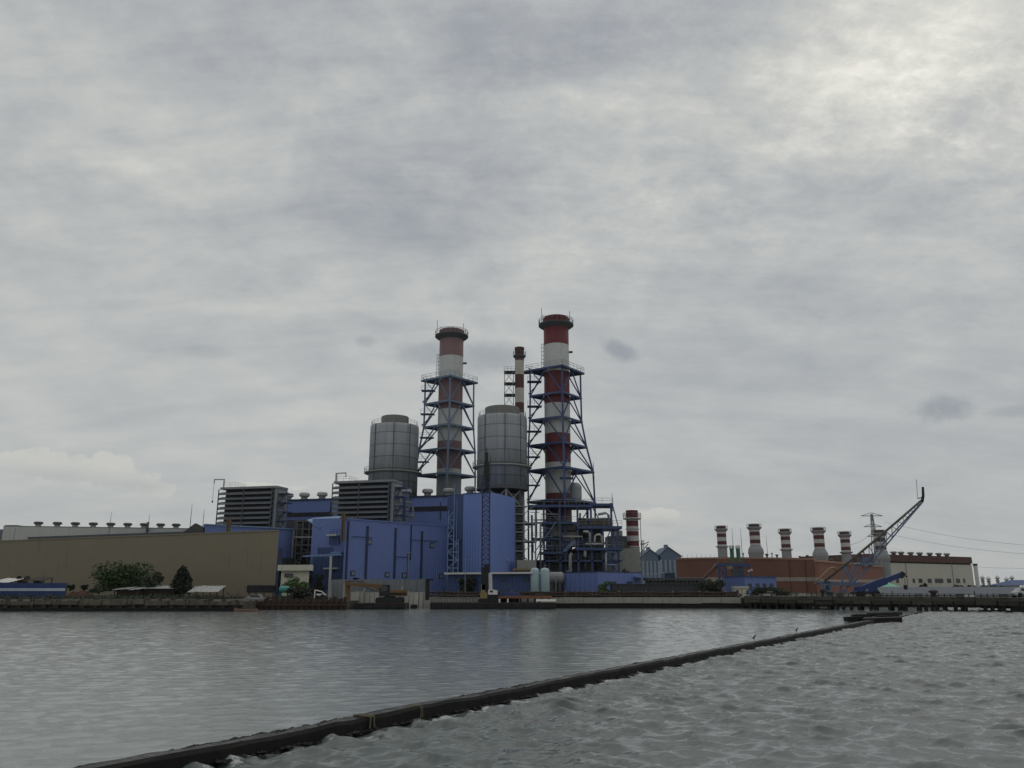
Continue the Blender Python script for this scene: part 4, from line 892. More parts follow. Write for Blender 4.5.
# thin stack behind with its guy frame
Y = 215; c = P(519.5, 380, Y); s = Y/F; z = lambda py: zof(py, Y, 519.5); r = 4.7*s
t = thing('chimney', 'slim striped stack standing behind the right grey tank', 'chimney', (c.x, Y, ZL))
mb = MB(); banded(mb, (c.x, Y), [(z(348.5), r, 0), (361, r, 1), (361, r, 1)][:1] + [(z(361), r, 1), (z(375), r, 0), (z(388.5), r, 1), (z(403), r, 0), (z(413), r, 1), (z(425), r, 0), (ZL, r, None)], 24)
mb.build('shaft', [M['dark_red'], mat('cream_stack_paint', (.42,.40,.34), .7, streak=.2)], t)
mb = MB(); mb.lathe((c.x, Y), [(r, z(358.5)), (r*1.4, z(356.8)), (r*1.4, z(355.8)), (r, z(355.8))], 20); g = mb.build('gallery', M['grey_dark'], t); mb = MB(); railing(mb, ring_pts((c.x, Y), r*1.38, z(355.8), 12), 1.1, .06, True); mb.build('railing', M['grey_dark'], g)
mb = MB(); mb.lathe((c.x, Y), [(r*1.08, z(350)), (r*1.08, z(347.8))], 24); mb.build('lip', M['dark_red'], t)
t = thing('steel_frame', 'thin grey lattice frame left of the slim striped stack', 'steel frame', base(P(509, 400, Y)))
for px in (504.6, 513.5): 
    for dy in (0, 3): mb = MB(); p = P(px, 390, Y+dy); mb.bar((p.x, Y+dy, ZL), (p.x, Y+dy, zof(370.5, Y)), .16); mb.build('post', M['grey_dark'], t)
for (y0) in (371, 382.5, 394, 406):
    mb = MB(); a, b = P(504, y0, Y), P(531 if y0 < 375 else 515, y0, Y); mb.box(a.x, b.x, Y-.1, Y+3.1, a.z-.12, a.z+.08); mb.build('platform', M['grey_dark'], t)
    mb = MB(); mb.bar(P(504.6, y0, Y), P(513.5, y0+11, Y), .12); mb.bar(P(513.5, y0, Y), P(504.6, y0+11, Y), .12); mb.build('brace', M['grey'], t)
mb = MB(); railing(mb, [P(504, 370.6, Y), P(515, 370.6, Y)], 1.1, .06, step=1); mb.build('railing', M['grey_dark'], t)
# black hammer/boom tip shown against the tank belongs to the piling rig further below

# ------------------------------------------------------------------ process structure round the right stack
Y = 168; t = thing('process_structure', 'dark blue steel structure full of platforms and pipes at the foot of the tallest stack', 'process frame', base(P(590, 575, Y)))
sb = M['steel_blue']; dp = 14
def zz(py, Yq=Y): return zof(py, Yq, 590)
for (px, yt) in [(532, 515), (544, 503), (560, 503), (578, 505), (591.5, 503), (603, 526), (612, 503), (618, 526)]:
    for dy in ((0, dp) if px not in (603,) else (0,)):
        mb = MB(); p = P(px, 540, Y+dy); mb.box(p.x-.2, p.x+.2, Y+dy-.2, Y+dy+.2, ZL-.2, zz(yt)); mb.build('post', sb, t)
for (x0, x1, py, d0, d1, th) in [(528, 592, 505, -.6, 6, .5), (591, 613, 503.5, -.3, 6, .45), (577, 621.5, 526.3, -.9, 8, .55), (575, 622.5, 547.8, -1.3, 8, .55), (541, 577, 522, -.3, 8, .4), (541, 563, 552, -1.2, 5, .4), (533, 560, 538, -.4, 5, .35), (533, 622, 560, -.2, 8, .35)]:
    a, b = P(x0, py, Y), P(x1, py, Y); mb = MB(); mb.box(a.x, b.x, Y+d0, Y+d1, a.z-th, a.z); g = mb.build('platform', sb, t)
    mb = MB(); railing(mb, [(a.x, Y+d0+.05, a.z), (b.x, Y+d0+.05, a.z)], 1.1, .06, step=1.6); mb.build('railing', M['steel_pale'] if py > 540 else M['grey'], g)
for (x0, y0, x1, y1) in [(578, 526, 591, 505), (603, 526, 591, 505), (560, 522, 544, 505), (603, 547, 612, 527), (604, 572, 617, 549), (617, 572, 604, 549), (604, 560, 618, 560), (533, 570, 544, 540), (612, 503, 618, 526)]:
    mb = MB(); mb.bar(P(x0, y0, Y-.15), P(x1, y1, Y-.15), .2); mb.build('brace', sb, t)
for (x0, y0, x1, y1, Yo, m) in [(563, 551.5, 573, 541, -1.6, 'steel_light'), (565.5, 551.5, 575.5, 541, -1.6, 'steel_light'), (545, 538, 556, 522, -.8, 'steel_pale'), (534, 553, 545, 538, -.8, 'steel_blue')]:
    mb = MB(); mb.bar(P(x0, y0, Y+Yo), P(x1, y1, Y+Yo), .7 if m != 'steel_light' else .2, .2); mb.build('stair_flight', M[m], t)
for i in range(7):
    mb = MB(); a, b = P(541, 524+i*4.3, Y-.7), P(553, 524+i*4.3, Y-.7); mb.box(a.x, b.x, Y-.75, Y-.6, a.z-.05, a.z+.08); mb.build('louvre_rail', M['steel_pale'] if i % 2 else sb, t)
# casing blocks; dark grey ones added to fill bright gaps between the posts
t2 = thing('boiler', 'pale grey boiler casing inside the dark blue steel frame', 'boiler', base(P(590, 575, Y+5)))
for (x0, x1, y0, y1, Yo, d, m) in [(552, 578, 523.5, 546, 3.2, 6, 'louvre_end'), (578, 603, 529, 547, 4.0, 6, 'grey_dark'), (534, 604, 562, 590, 2.6, 8, 'grey_dark'), (545, 602, 549.5, 561.5, 5.5, 5, 'grey_dark'), (603, 640, 548.5, 588, 9.2, 7, 'louvre_end'), (578, 611, 518, 526, 2.6, 4, 'brown_post')]:
    mb = MB(); pbox(mb, x0, x1, y0, y1, Y+Yo, d); mb.build('casing', M[m], t2)
for (x, y, w_, h_) in [(559, 540, 3, 5), (567, 540, 3, 5), (575, 538, 2.5, 4), (585, 540, 3, 4), (594, 566, 3, 10), (580, 566, 4, 12), (568, 566, 3, 10)]:
    mb = MB(); pbox(mb, x, x+w_, y-h_/2, y+h_/2, Y+1.9, .5); mb.build('cabinet', M['blue_dark'] if y < 560 else M['band_dark'], t2)
# pipework
t3 = thing('pipework', 'white lagged pipe loops in front of the boiler inside the dark blue steel frame', 'pipework', base(P(590, 560, Y)))
def pipe(pts, r, m, par, Yo=-.7): mb = MB(); mb.smooth = True; mb.tube([P(a, b, Y+Yo) for a, b in pts], r, 8); mb.build('pipe', M[m], par)
for pts, r, m in [([(583,531.5),(588,531.5),(589.5,533),(589.7,545.5)], .24, 'offwhite'), ([(594.5,545.5),(595,536),(597,534.5),(600,534.5),(601.5,536),(602,545)], .2, 'cream'), ([(585,544),(603,544)], .18, 'cream'), ([(570,573),(570.5,555),(572,553.5)], .36, 'offwhite'), ([(585,548),(585,557)], .32, 'offwhite'),
                  ([(567,572),(572,569.5)], .22, 'offwhite'), ([(540.5,523),(540.5,575)], .2, 'grey'), ([(598,514.5),(606,513),(608.5,515),(609,526)], .26, 'grey'), ([(585,519),(606,518.5)], .2, 'grey'), ([(604.5,552),(616,552)], .22, 'steel_light'), ([(606,565),(616,565)], .2, 'steel_light'), ([(606,552),(606,571)], .2, 'offwhite')]:
    pipe(pts, r, m, t3)
# small-bore clutter: risers, headers and cable trays
rp = random.Random(21)
for i in range(62):
    x0, y0 = rp.uniform(530, 616), rp.uniform(507, 582)
    if x0 > 604 and y0 < 528: continue
    Yo = rp.uniform(-.5, 3.0); m = rp.choice(['grey', 'grey_dark', 'steel_blue', 'black', 'louvre_end', 'steel_pale', 'seam', 'grey_dark'])
    if rp.random() < .5: pts = [(x0, y0), (x0, min(586, y0+rp.uniform(6, 26)))]
    else:
        x1 = min(619, x0+rp.uniform(4, 20)); pts = [(x0, y0), (x1, y0)] + ([(x1, y0+rp.uniform(3, 9))] if rp.random() < .5 else [])
    pipe(pts, rp.choice([.07, .09, .12, .18]), m, t3 if m not in ('steel_blue',) else t3, Yo)
# drum hanging beside the stack
p = P(575.8, 498, 173); z0, z1 = zof(500.5, 173), zof(484, 173)
t = thing('drum_vessel', 'grey upright drum standing on the frame right of the tallest stack', 'vessel', (p.x, 173, z0)); r = 6.0/F*173
mb = MB(); mb.lathe((p.x, 173), [(r*.75, z0-.3), (r, z0+.5), (r, z1-.6), (r*.78, z1-.1), (r*.4, z1+.25)], 24); mb.build('shell', M['grey'], t)
mb = MB(); mb.tube([(p.x-r*.4, 173, z1-.1), (p.x-r*.4, 173, z1+1.2), (p.x-r*2.6, 173, z1+1.3)], .25, 8); mb.build('pipe', M['steel_blue'], t)
for dx in (-.6, .6): mb = MB(); mb.box(p.x+dx*r-.15, p.x+dx*r+.15, 172.8, 173.2, z0-1.4, z0+.4); mb.build('leg', M['grey_dark'], t)
mast(612.3, 492.5, 504, 168, 'thin mast on the top right corner of the dark blue process frame', .06)
mast(593.5, 461.5, 471, 177, 'short thin rod at the right edge of the tallest stack frame', .06)
# grey annex and small striped chimney
Y = 196; c = P(633, 545, Y); z = lambda py: zof(py, Y, 633); r = 6.0/F*Y
t = thing('chimney', 'short striped chimney with five red bands right of the dark blue process frame', 'chimney', (c.x, Y, ZL))
bl = [(510.5, 0), (517.5, 1), (521, 0), (526.5, 1), (531.5, 0), (536, 1), (541.5, 0), (546, 2)]
mb = MB(); banded(mb, (c.x, Y), [(z(a), r, m_) for a, m_ in bl] + [(z(546.5), r, 2), (z(549), r*1.08, 2), (ZL, r*1.08, None)], 28); mb.build('shaft', [M['stack_red'], M['stack_white'], M['louvre_end']], t)
mb = MB(); mb.lathe((c.x, Y), [(r, z(520)), (r*1.5, z(519.2)), (r*1.5, z(518.4)), (r, z(518.4))], 24); g = mb.build('gallery', M['offwhite'], t); mb = MB(); railing(mb, ring_pts((c.x, Y), r*1.47, z(518.4), 14), 1.2, .07, True); mb.build('railing', M['grey'], g)
for py in (529, 541, 547): mb = MB(); mb.lathe((c.x, Y), [(r*1.02, z(py+.5)), (r*1.12, z(py+.4)), (r*1.12, z(py-.4)), (r*1.02, z(py-.4))], 24); mb.build('stiffener', M['offwhite'], t)
for i, py in enumerate((553, 559, 565, 572)): mb = MB(); mb.lathe((c.x, Y), [(r*1.1, z(py)-.1), (r*1.18, z(py)-.1), (r*1.18, z(py)+.1), (r*1.1, z(py)+.1)], 24); mb.build('stiffener', M['grey_dark'], t)
mb = MB(); mb.bar((c.x+r*1.3, Y-.4, ZL), (c.x+r*1.3, Y-.4, z(519)), .14); mb.bar((c.x+r*1.7, Y-.4, ZL), (c.x+r*1.7, Y-.4, z(540)), .14); mb.build('ladder', M['grey'], t)
t = thing('steel_frame', 'small light grey bracket frame with a pipe right of the short striped chimney', 'steel frame', base(P(645, 560, Y)))
for (x0, y0, x1, y1) in [(641, 545, 649, 542), (641, 552, 648, 544), (642, 540, 642, 575), (640, 544, 645, 544)]: mb = MB(); mb.bar(P(x0, y0, Y-.5), P(x1, y1, Y-.5), .2); mb.build('bar', M['grey'], t)
Y = 190; t = thing('grey_annex', 'pale grey annex building between the process frame and the short striped chimney', 'building', base(P(618, 560, Y)))
mb = MB(); pbox(mb, 606, 627, 551, 590, Y, 8); mb.build('wall', M['louvre_end'], t); mb = MB(); pbox(mb, 608, 627, 536, 550.8, Y+1, 6); mb.build('upper_wall', M['grey_dark'], t)
mb = MB(); pbox(mb, 613.5, 622.5, 530.5, 535.8, Y+2, 4); mb.build('roof_plant', M['grey'], t)
for px in (612.5, 620.5): mb = MB(); pbox(mb, px, px+.7, 552, 588, Y-.15, .2); mb.build('downpipe', M['grey_dark'], t)
tree('bush', 'dark bushy top poking over the blue boundary wall beside the short striped chimney', 'bush', 626, 165, 567, 580, 8, M['leaf_mid'], 61, 300, .28, 5)
# pale cyan tanks
v0 = None
for (px, w, lab) in [(534.8, 8.4, 'left one of the two pale cyan upright tanks'), (544.8, 8.8, 'right one of the two pale cyan upright tanks')]:
    Y = 136; p = P(px, 577, Y); r = w/2/F*Y; z0, z1 = ZL+.35, zof(567.8, Y)
    t = thing('storage_tank', lab, 'tank', (p.x, Y, ZL), 'pair of pale cyan tanks')
    mb = MB(); mb.smooth = True; mb.lathe((p.x, Y), [(r*.9, z0), (r, z0+.1), (r, z1-.5), (r*.9, z1-.22), (r*.6, z1-.06), (r*.2, z1)], 28); mb.build('shell', M['tank'], t)
    mb = MB(); mb.lathe((p.x, Y), [(r*.8, ZL-.2), (r*.8, z0+.02)], 20); mb.build('skirt', M['grey_dark'], t)
    mb = MB(); mb.bar((p.x+r+.06, Y-.1, ZL), (p.x+r+.06, Y-.1, z1-.3), .07); mb.tube([(p.x, Y, z1-.05), (p.x, Y, z1+.35), (p.x+.3, Y, z1+.38)], .06, 6); mb.build('pipe', M['grey'], t)
p = P(554, 578, 146); t = thing('pressure_vessel', 'grey horizontal vessel behind the right pale cyan tank', 'vessel', (p.x, 146, ZL))
mb = MB(); a, b = P(549, 578, 146), P(562, 578, 146); mb.tube([a-Vector((.5,0,0)), a, b, b+Vector((.4,0,0))], [.7, 1.05, 1.05, .7], 18); mb.build('shell', M['grey'], t)
for q in (a+(b-a)*.2, a+(b-a)*.8): mb = MB(); mb.box(q.x-.2, q.x+.2, 145.2, 146.8, ZL-.1, q.z-.8); mb.build('saddle', M['grey_dark'], t)
# blue boundary wall block
f = Fac(563.5, 580, 146, 598, 580, 139.5); g = Fac(598, 580, 139.5, 641, 580, 150); zt = f.at(580, 572.2).z
t = thing('boundary_building', 'long low windowless blue building right of the pale cyan tanks', 'building', base((f.a+g.b)/2))
mb = MB(); mb.prism([(f.a.x,f.a.y),(f.b.x,f.b.y),(g.b.x,g.b.y),(g.b.x-4,g.b.y+9),(f.a.x+3,f.a.y+6)], ZL-.2, [zt, zt, zt-.1, zt-.1, zt]); mb.build('wall', M['blue'], t)
mb = MB(); f.box(mb, 564, 597.8, 571.6, 572.5, -.1, .08); g.box(mb, 598.2, 641, 571.6, 572.5, -.1, .08); mb.build('coping', M['seam'], t)
mb = MB(); pbox(mb, 636, 652, 576.5, 577.8, 147, 3); mb.build('lean_to_roof', M['steel_light'], t)
for (x0, x1) in [(611, 616), (627, 632)]: mb = MB(); g.box(mb, x0, x1, 581.5, 584, -.1, .1); mb.build('vent', M['seam'], t)
# ------------------------------------------------------------------ silos far behind
Y = 330
for (x0, x1, px, yt, lab) in [(641, 660.5, 650, 549, 'left, lower of the two blue-grey gabled silo blocks in the distance'), (658.5, 681, 668, 546.5, 'right, taller of the two blue-grey gabled silo blocks in the distance')]:
    a, b = P(x0, 558, Y), P(x1, 558, Y); zt = zof(yt, Y); ze = zof(557 if x0 < 650 else 556, Y); xm = P(px, 550, Y).x
    t = thing('silo_block', lab, 'silo', (xm, Y, ZL), 'distant gabled silo blocks')
    mb = MB(); mb.slab([(a.x, Y, ZL), (b.x, Y, ZL), (b.x, Y, ze), (xm, Y, zt-.3), (a.x, Y, ze)], (0, 20, 0)); mb.build('wall', M['silo'], t)
    mb = MB(); mb.slab([(a.x-.4, Y-.4, ze-.3), (xm, Y-.4, zt-.25), (xm, Y+20.2, zt-.25), (a.x-.4, Y+20.2, ze-.3)], (0,0,.3)); mb.slab([(xm, Y-.4, zt-.25), (b.x+.4, Y-.4, ze-.3), (b.x+.4, Y+20.2, ze-.3), (xm, Y+20.2, zt-.25)], (0,0,.3)); mb.build('roof', mat('silo_roof', (.10,.14,.19), .7), t)
    n = 5
    for i in range(n):
        x = a.x+(b.x-a.x)*(i+.5)/n; mb = MB(); mb.box(x-.45, x+.45, Y-.25, Y+.1, ZL, ze-1.5); mb.build('pale_strip', M['silo_light'], t)
    for i in range(2): mb = MB(); mb.box(a.x+.8, b.x-.8, Y-.15, Y+.1, ZL+3+3.5*i, ZL+3.4+3.5*i); mb.build('band', M['silo_light'], t)
    mb = MB(); mb.box(xm-.6, xm+.6, Y+3, Y+6, zt-.4, zt+.9); mb.build('roof_turret', M['silo'], t)
mb = MB(); pbox(mb, 665, 675, 573, 582, 300, 8); t = tag(mb.build('blue_shed', M['blue_dark'], None), 'small dull blue shed at the foot of the right distant silo block', 'shed'); t2 = MB(); pbox(t2, 664.6, 675.4, 572.3, 573.2, 299.7, 9); t2.build('roof', M['silo_light'], t)

# ------------------------------------------------------------------ red-brown power hall with six short stacks
def wall_poly(name, label, cat, pts, yt, d, m, roofm, band=None):
    """facade through (px, Y) points; top through yt pixel per point"""
    A = [P(px, 570, Yq) for px, Yq in pts]; Z = [P(px, y, Yq).z for (px, Yq), y in zip(pts, yt)]
    t = thing(name, label, cat, base(sum(A, Vector())/len(A)))
    sk = lambda p, d: (p.x*(1+d/p.y)+.04*d, p.y+d)      # side walls run back along the sight line
    plan = [(p.x, p.y) for p in A] + [sk(p, d) for p in reversed(A)]
    mb = MB(); mb.prism(plan, ZL-.2, Z+Z[::-1]); mb.build('wall', m, t)
    out = []
    for a, b in zip(A, A[1:]): u = (b-a).normalized(); out.append(Vector((u.y, -u.x, 0)))
    mb = MB(); k = .35
    plan2 = [(p.x, p.y-k) for p in A] + [sk(p, d+.1) for p in reversed(A)]
    mb.prism(plan2, [z+.004 for z in Z+Z[::-1]], [z+.55 for z in Z+Z[::-1]]); mb.build('roof', roofm, t)
    return t, A, Z
hall, A, Z = wall_poly('power_hall', 'long red-brown hall with a pale band carrying most of the small stacks', 'building', [(676.5, 262), (700, 256), (725, 251), (775, 240), (812, 228), (814.5, 227)], [559.6, 559.3, 559, 559.4, 560, 560], 40, M['brick'], M['brick_roof'])
for i in range(5):
    a, b = A[i], A[i+1]; u = (b-a).normalized(); n = Vector((u.y, -u.x, 0))
    za, zb = zof(577.2, a.y), zof(581, a.y)
    if i == 0: pass
    q = [a+n*.12, b+n*.12, b-n*.2, a-n*.2]; mb = MB(); mb.hexa([V(v, zof(581.3, v.y)) for v in q]+[V(v, zof(577.3, v.y)) for v in q]); mb.build('band', M['bandpale'], hall)
for px in (766, 790, 806):
    fq = Fac(775, 570, 240, 812, 570, 228); mb = MB(); fq.box(mb, px, px+.5, 560.5, 592, -.1, .15); mb.build('downpipe', M['brownroof'], hall)
f = Fac(815, 575, 224, 818.5, 575, 223); 
hall2, A2, Z2 = wall_poly('power_hall', 'brighter red-brown hall end receding right behind the lattice jib', 'building', [(814.8, 219), (819.5, 220), (882.5, 262)], [562.2, 562.0, 567.5], 30, M['brick2'], M['brick_roof'])
a, b = A2[1], A2[2]; u = (b-a).normalized(); n = Vector((u.y, -u.x, 0)); q = [a+n*.12, b+n*.12, b-n*.2, a-n*.2]
mb = MB(); mb.hexa([V(v, zof(582.5, v.y)) for v in q]+[V(v, zof(579.6, v.y)) for v in q]); mb.build('band', M['bandpale'], hall2)
a, b = A2[0], A2[1]; mb = MB(); mb.box(a.x-.1, b.x, a.y-.15, a.y+.2, zof(583, a.y), zof(577.5, a.y)); mb.build('band', M['bandpale'], hall2)
def small_stack(px, Y, ytop, flared, label):
    s = Y/F; c = P(px, 540, Y); zt = zof(ytop, Y, px); k = 1.0 if not flared else 1.12
    t = thing('chimney', label, 'chimney', (c.x, Y, ZL), 'six short striped stacks on the red-brown halls')
    z = lambda d: zt - d*s*1.0
    r = 4.5*s*k
    if flared: lst = [(z(0), r, 0), (z(3.5), r, 1), (z(7.2), r, 0), (z(11), r, 1), (z(14.8), r, 0), (z(18.5), r, 1), (z(20), r, 2), (z(20.6), r*1.02, 2), (z(24), r*1.4, 2), (z(27), r*1.5, 2), (z(31), r*1.35, 2), (ZL, r*1.35, None)]
    else: lst = [(z(0), r, 0), (z(3.5), r, 1), (z(7.2), r, 0), (z(10.6), r, 1), (z(14.5), r, 0), (z(17.8), r, 1), (z(20), r*1.02, 2), (ZL, r*1.02, None)]
    mb = MB(); banded(mb, (c.x, Y), lst, 28); mb.build('shaft', [M['dark_red'], M['stack_white'], M['stack_grey']], t)
    mb = MB(); mb.lathe((c.x, Y), [(r, z(5.6)), (r*1.42, z(3.4)), (r*1.42, z(2.4)), (r*1.03, z(2.4)), (r*1.03, z(.0)), (r*.95, z(-.3))], 24, [1,1,1,0,0]); g = mb.build('gallery', [M['dark_red'], M['stack_grey']], t)
    mb = MB(); railing(mb, ring_pts((c.x, Y), r*1.4, z(2.4), 12), .9, .06, True); mb.build('railing', M['grey'], g)
    if not flared:
        mb = MB(); mb.lathe((c.x, Y), [(r, z(21)), (r*1.36, z(20)), (r*1.36, z(19.2)), (r, z(19.2))], 24); mb.build('lower_gallery', M['stack_grey'], t)
    return t
for args in [(721.8, 262, 526.3, False, 'short slim striped stack, leftmost of the six on the red-brown halls'), (755, 258, 524.5, True, 'short striped stack with a flared base behind the two green towers'),
             (785.5, 255, 529.3, False, 'short slim striped stack between the two flared ones over the middle of the red-brown hall'), (819, 252, 528, True, 'short striped stack with a flared base where the two red-brown halls meet'),
             (845, 262, 532, False, 'short slim striped stack just left of the lattice jib'), (880, 268, 530.5, True, 'short striped stack with a flared base seen through the lattice jib')]:
    small_stack(*args)
# roof clutter
for i, (px, py, w, h) in enumerate([(743.5, 556.5, 1.2, 3.5), (767, 557, 3, 3.2), (772, 555.5, 1.5, 2.6), (777, 556.5, 3, 2), (800, 559, 2, 3), (807.5, 558.5, 2.5, 3.4), (831, 562, 3.4, 3), (838, 562, 1.6, 4)]):
    Yq = 248; p = P(px, py, Yq); s = Yq/F; t = thing('roof_fan', 'small dark fan on the roof of the red-brown hall', 'roof fan', (p.x, Yq, p.z-3), 'small dark fans on the red-brown hall roof')
    mb = MB(); mb.lathe((p.x, Yq), [(w*s*.3, p.z-5), (w*s*.3, p.z+h*s*.5)], 10); mb.build('stem', M['grey_dark'], t); mb = MB(); mb.lathe((p.x, Yq), [(w*s*.35, p.z+h*s*.4), (w*s*.6, p.z+h*s*.6), (w*s*.6, p.z+h*s*.85), (w*s*.3, p.z+h*s)], 10); mb.build('hood', M['grey_dark'], t)
mast(734, 528, 560, 245, 'thin mast rising between the left striped stack and the green towers', .07); mast(742.6, 528, 560, 246, 'thin mast just right of the two green towers', .07); mast(768, 535.5, 560, 247, 'thin mast right of the flared stack behind the green towers', .06)
for i in range(9): mast(683+i*4.6, 553.5+(i % 3)*.7, 560, 258, 'tiny lightning rod on the left end of the red-brown hall roof', .04)
for (px, lab) in [(731.9, 'left one of the two slim green towers on the blue gantry'), (738.2, 'right one of the two slim green towers on the blue gantry')]:
    Yq = 222; p = P(px, 553, Yq); s = Yq/F; t = thing('green_tower', lab, 'tower', (p.x, Yq, ZL), 'pair of slim green towers')
    mb = MB(); mb.lathe((p.x, Yq), [(2.0*s, zof(561, Yq)), (2.0*s, zof(549.5, Yq)), (1.5*s, zof(548.4, Yq))], 14); mb.build('shell', M['green'], t)
    mb = MB(); railing(mb, ring_pts((p.x, Yq), 2.1*s, zof(549.5, Yq), 8), 1.0, .08, True); mb.build('railing', M['yellow'], t)
    for dx in (-1.2, 1.2): mb = MB(); mb.bar((p.x+dx*s, Yq, ZL), (p.x+dx*s, Yq, zof(561, Yq)), .25); mb.build('leg', M['green'], t)
# blue gantry, conveyor, pump house
Yq = 220; t = thing('gantry', 'blue conveyor gantry on legs before the red-brown hall', 'gantry', base(P(733, 580, Yq)))
a, b = P(717.5, 565, Yq), P(750.5, 565, Yq); mb = MB(); mb.box(a.x, b.x, Yq, Yq+4, zof(566.5, Yq), zof(563.3, Yq)); mb.build('deck', M['steel_blue'], t)
for px in (719, 726, 735, 743, 749.5):
    mb = MB(); p = P(px, 570, Yq); mb.box(p.x-.25, p.x+.25, Yq-.1, Yq+.4, ZL, zof(566, Yq)); mb.build('post', M['steel_blue'], t)
for (x0, y0, x1, y1) in [(719, 567, 726, 577), (726, 567, 719, 577), (735, 567, 743, 577), (743, 567, 735, 577), (719, 577, 749, 577)]: mb = MB(); mb.bar(P(x0, y0, Yq-.1), P(x1, y1, Yq-.1), .28); mb.build('brace', M['steel_blue'], t)
mb = MB(); mb.bar(P(705, 577.5, Yq+1), P(720, 562.8, Yq+1), 1.2, .8); mb.build('conveyor', M['brownroof'], t)
mb = MB(); pbox(mb, 735.5, 737, 567, 577, Yq+1, 1); pbox(mb, 727, 733, 566, 569, Yq-.3, 1); mb.build('hopper', M['yellow'], t)
mb = MB(); railing(mb, [(a.x, Yq, zof(563.3, Yq)), (b.x, Yq, zof(563.3, Yq))], 1.1, .07, step=1.8); mb.build('railing', M['yellow'], t)
p = P(745, 574, Yq-3); t = thing('striped_barrier', 'tilted orange and white board in front of the blue gantry', 'board', (p.x, Yq-3, ZL))
mb = MB(); mb.mi = 0; a, b = P(747, 571.6, Yq-3), P(752.4, 569.6, Yq-3); n = 4
for i in range(n): mb.mi = i % 2; mb.bar(a+(b-a)*i/n, a+(b-a)*(i+1)/n, .15, .5)
mb.build('board', [M['orange'], M['white']], t); mb = MB(); mb.bar(V(a+(b-a)*.3, ZL), a+(b-a)*.3, .12); mb.build('post', M['grey'], t)
f = Fac(725, 585, 158, 745, 585, 150); g = Fac(745, 585, 150, 776.5, 585, 156); zt = g.at(760, 577).z
t = thing('pump_house', 'low blue pump house with four small dark windows', 'building', base((f.a+g.b)/2))
mb = MB(); mb.prism([(f.a.x,f.a.y),(f.b.x,f.b.y),(g.b.x,g.b.y),(g.b.x-1,g.b.y+8),(f.a.x+1,f.a.y+6)], ZL-.2, zt); mb.build('wall', M['blue'], t)
mb = MB(); mb.prism([(f.a.x-.2,f.a.y),(f.b.x,f.b.y-.25),(g.b.x+.3,g.b.y-.1),(g.b.x-.8,g.b.y+8.2),(f.a.x+1,f.a.y+6.2)], zt+.004, zt+.14); mb.build('roof', M['blue_dark'], t)
for px in (750, 757.7, 764.7, 771.7): mb = MB(); g.box(mb, px-1.7, px+1.7, 583.5, 588.2, -.1, .06); w = mb.build('window', M['seam'], t); mb = MB(); g.box(mb, px-1.2, px+1.2, 584, 587.8, .06, .09); mb.build('pane', M['glass'], w)
# yellowish fence with dark gaps and low grey shed line before the silos
t = thing('fence', 'pale yellowish wall with posts under a dark roof, left of the red-brown hall', 'fence', base(P(672, 582, 152)))
a, b = P(645, 582, 152), P(703, 582, 152); mb = MB(); mb.box(a.x, b.x, 152, 152.3, ZL-.2, zof(580.8, 152)); mb.build('wall', mat('yellowish_wall', (.22,.205,.13), .9, streak=.3), t)
mb = MB(); mb.box(a.x, b.x, 151, 154, zof(580.2, 152), zof(577.8, 152)); mb.build('roof', M['grey_dark'], t)
for i in range(15): x = a.x+(b.x-a.x)*(i+.5)/15; mb = MB(); mb.box(x-.16, x+.16, 151.5, 152.1, ZL-.2, zof(580.2, 152)); mb.build('post', M['grey_dark'], t)
t = thing('grey_shed', 'long low dark grey corrugated shed in front of the yellowish wall', 'shed', base(P(655, 586, 142)))
a, b = P(612, 586, 142), P(704, 586, 142); mb = MB(); mb.box(a.x, b.x, 142, 145, ZL-.2, zof(584.4, 142)); mb.build('wall', mat('dark_sheet', (.055,.06,.066), .8, var=.25, corr=.8), t)
mb = MB(); mb.box(a.x-.1, b.x+.1, 141.8, 145.2, zof(584.4, 142)+.003, zof(583.6, 142)); mb.build('roof', M['grey_dark'], t)
# guard booth
Yq = 127.5; t = thing('guard_booth', 'small whitish guard booth with dark windows on the quay', 'booth', base(P(742, 599, Yq)))
a, b = P(736.2, 594, Yq), P(748.6, 594, Yq); mb = MB(); mb.box(a.x, b.x, Yq, Yq+2, zof(600, Yq), zof(588, Yq)); mb.build('wall', M['cream'], t)
mb = MB(); mb.box(a.x-.12, b.x+.12, Yq-.15, Yq+2.15, zof(588, Yq)+.003, zof(586.4, Yq)); mb.build('roof', M['cream'], t)
for (x0, x1) in [(736.5, 738.6), (747, 748.4)]: mb = MB(); pbox(mb, x0, x1, 590, 594.4, Yq-.03, .06); w = mb.build('window', M['black'], t); mb = MB(); pbox(mb, x0+.4, x1-.3, 590.5, 594, Yq-.05, .02); mb.build('pane', M['glass'], w)
mb = MB(); pbox(mb, 741.7, 742.4, 588.2, 599, Yq-.04, .05); mb.build('corner_joint', M['grey'], t)
tree('tree', 'loose dark green tree in front of the blue gantry', 'tree', 713, 140, 574.5, 596, 27, M['leaf_mid'], 71, 2400, .24, 12)
tree('bush', 'broad dull green bush right of the guard booth', 'bush', 769, 130, 585, 600, 44, M['leaf_mid'], 72, 3200, .2, 14, depth=2)
tree('bush', 'bright green bush with a pale spot before the blue boundary building', 'bush', 605, 133, 581, 592, 17, M['leaf_bright'], 73, 900, .2, 7)
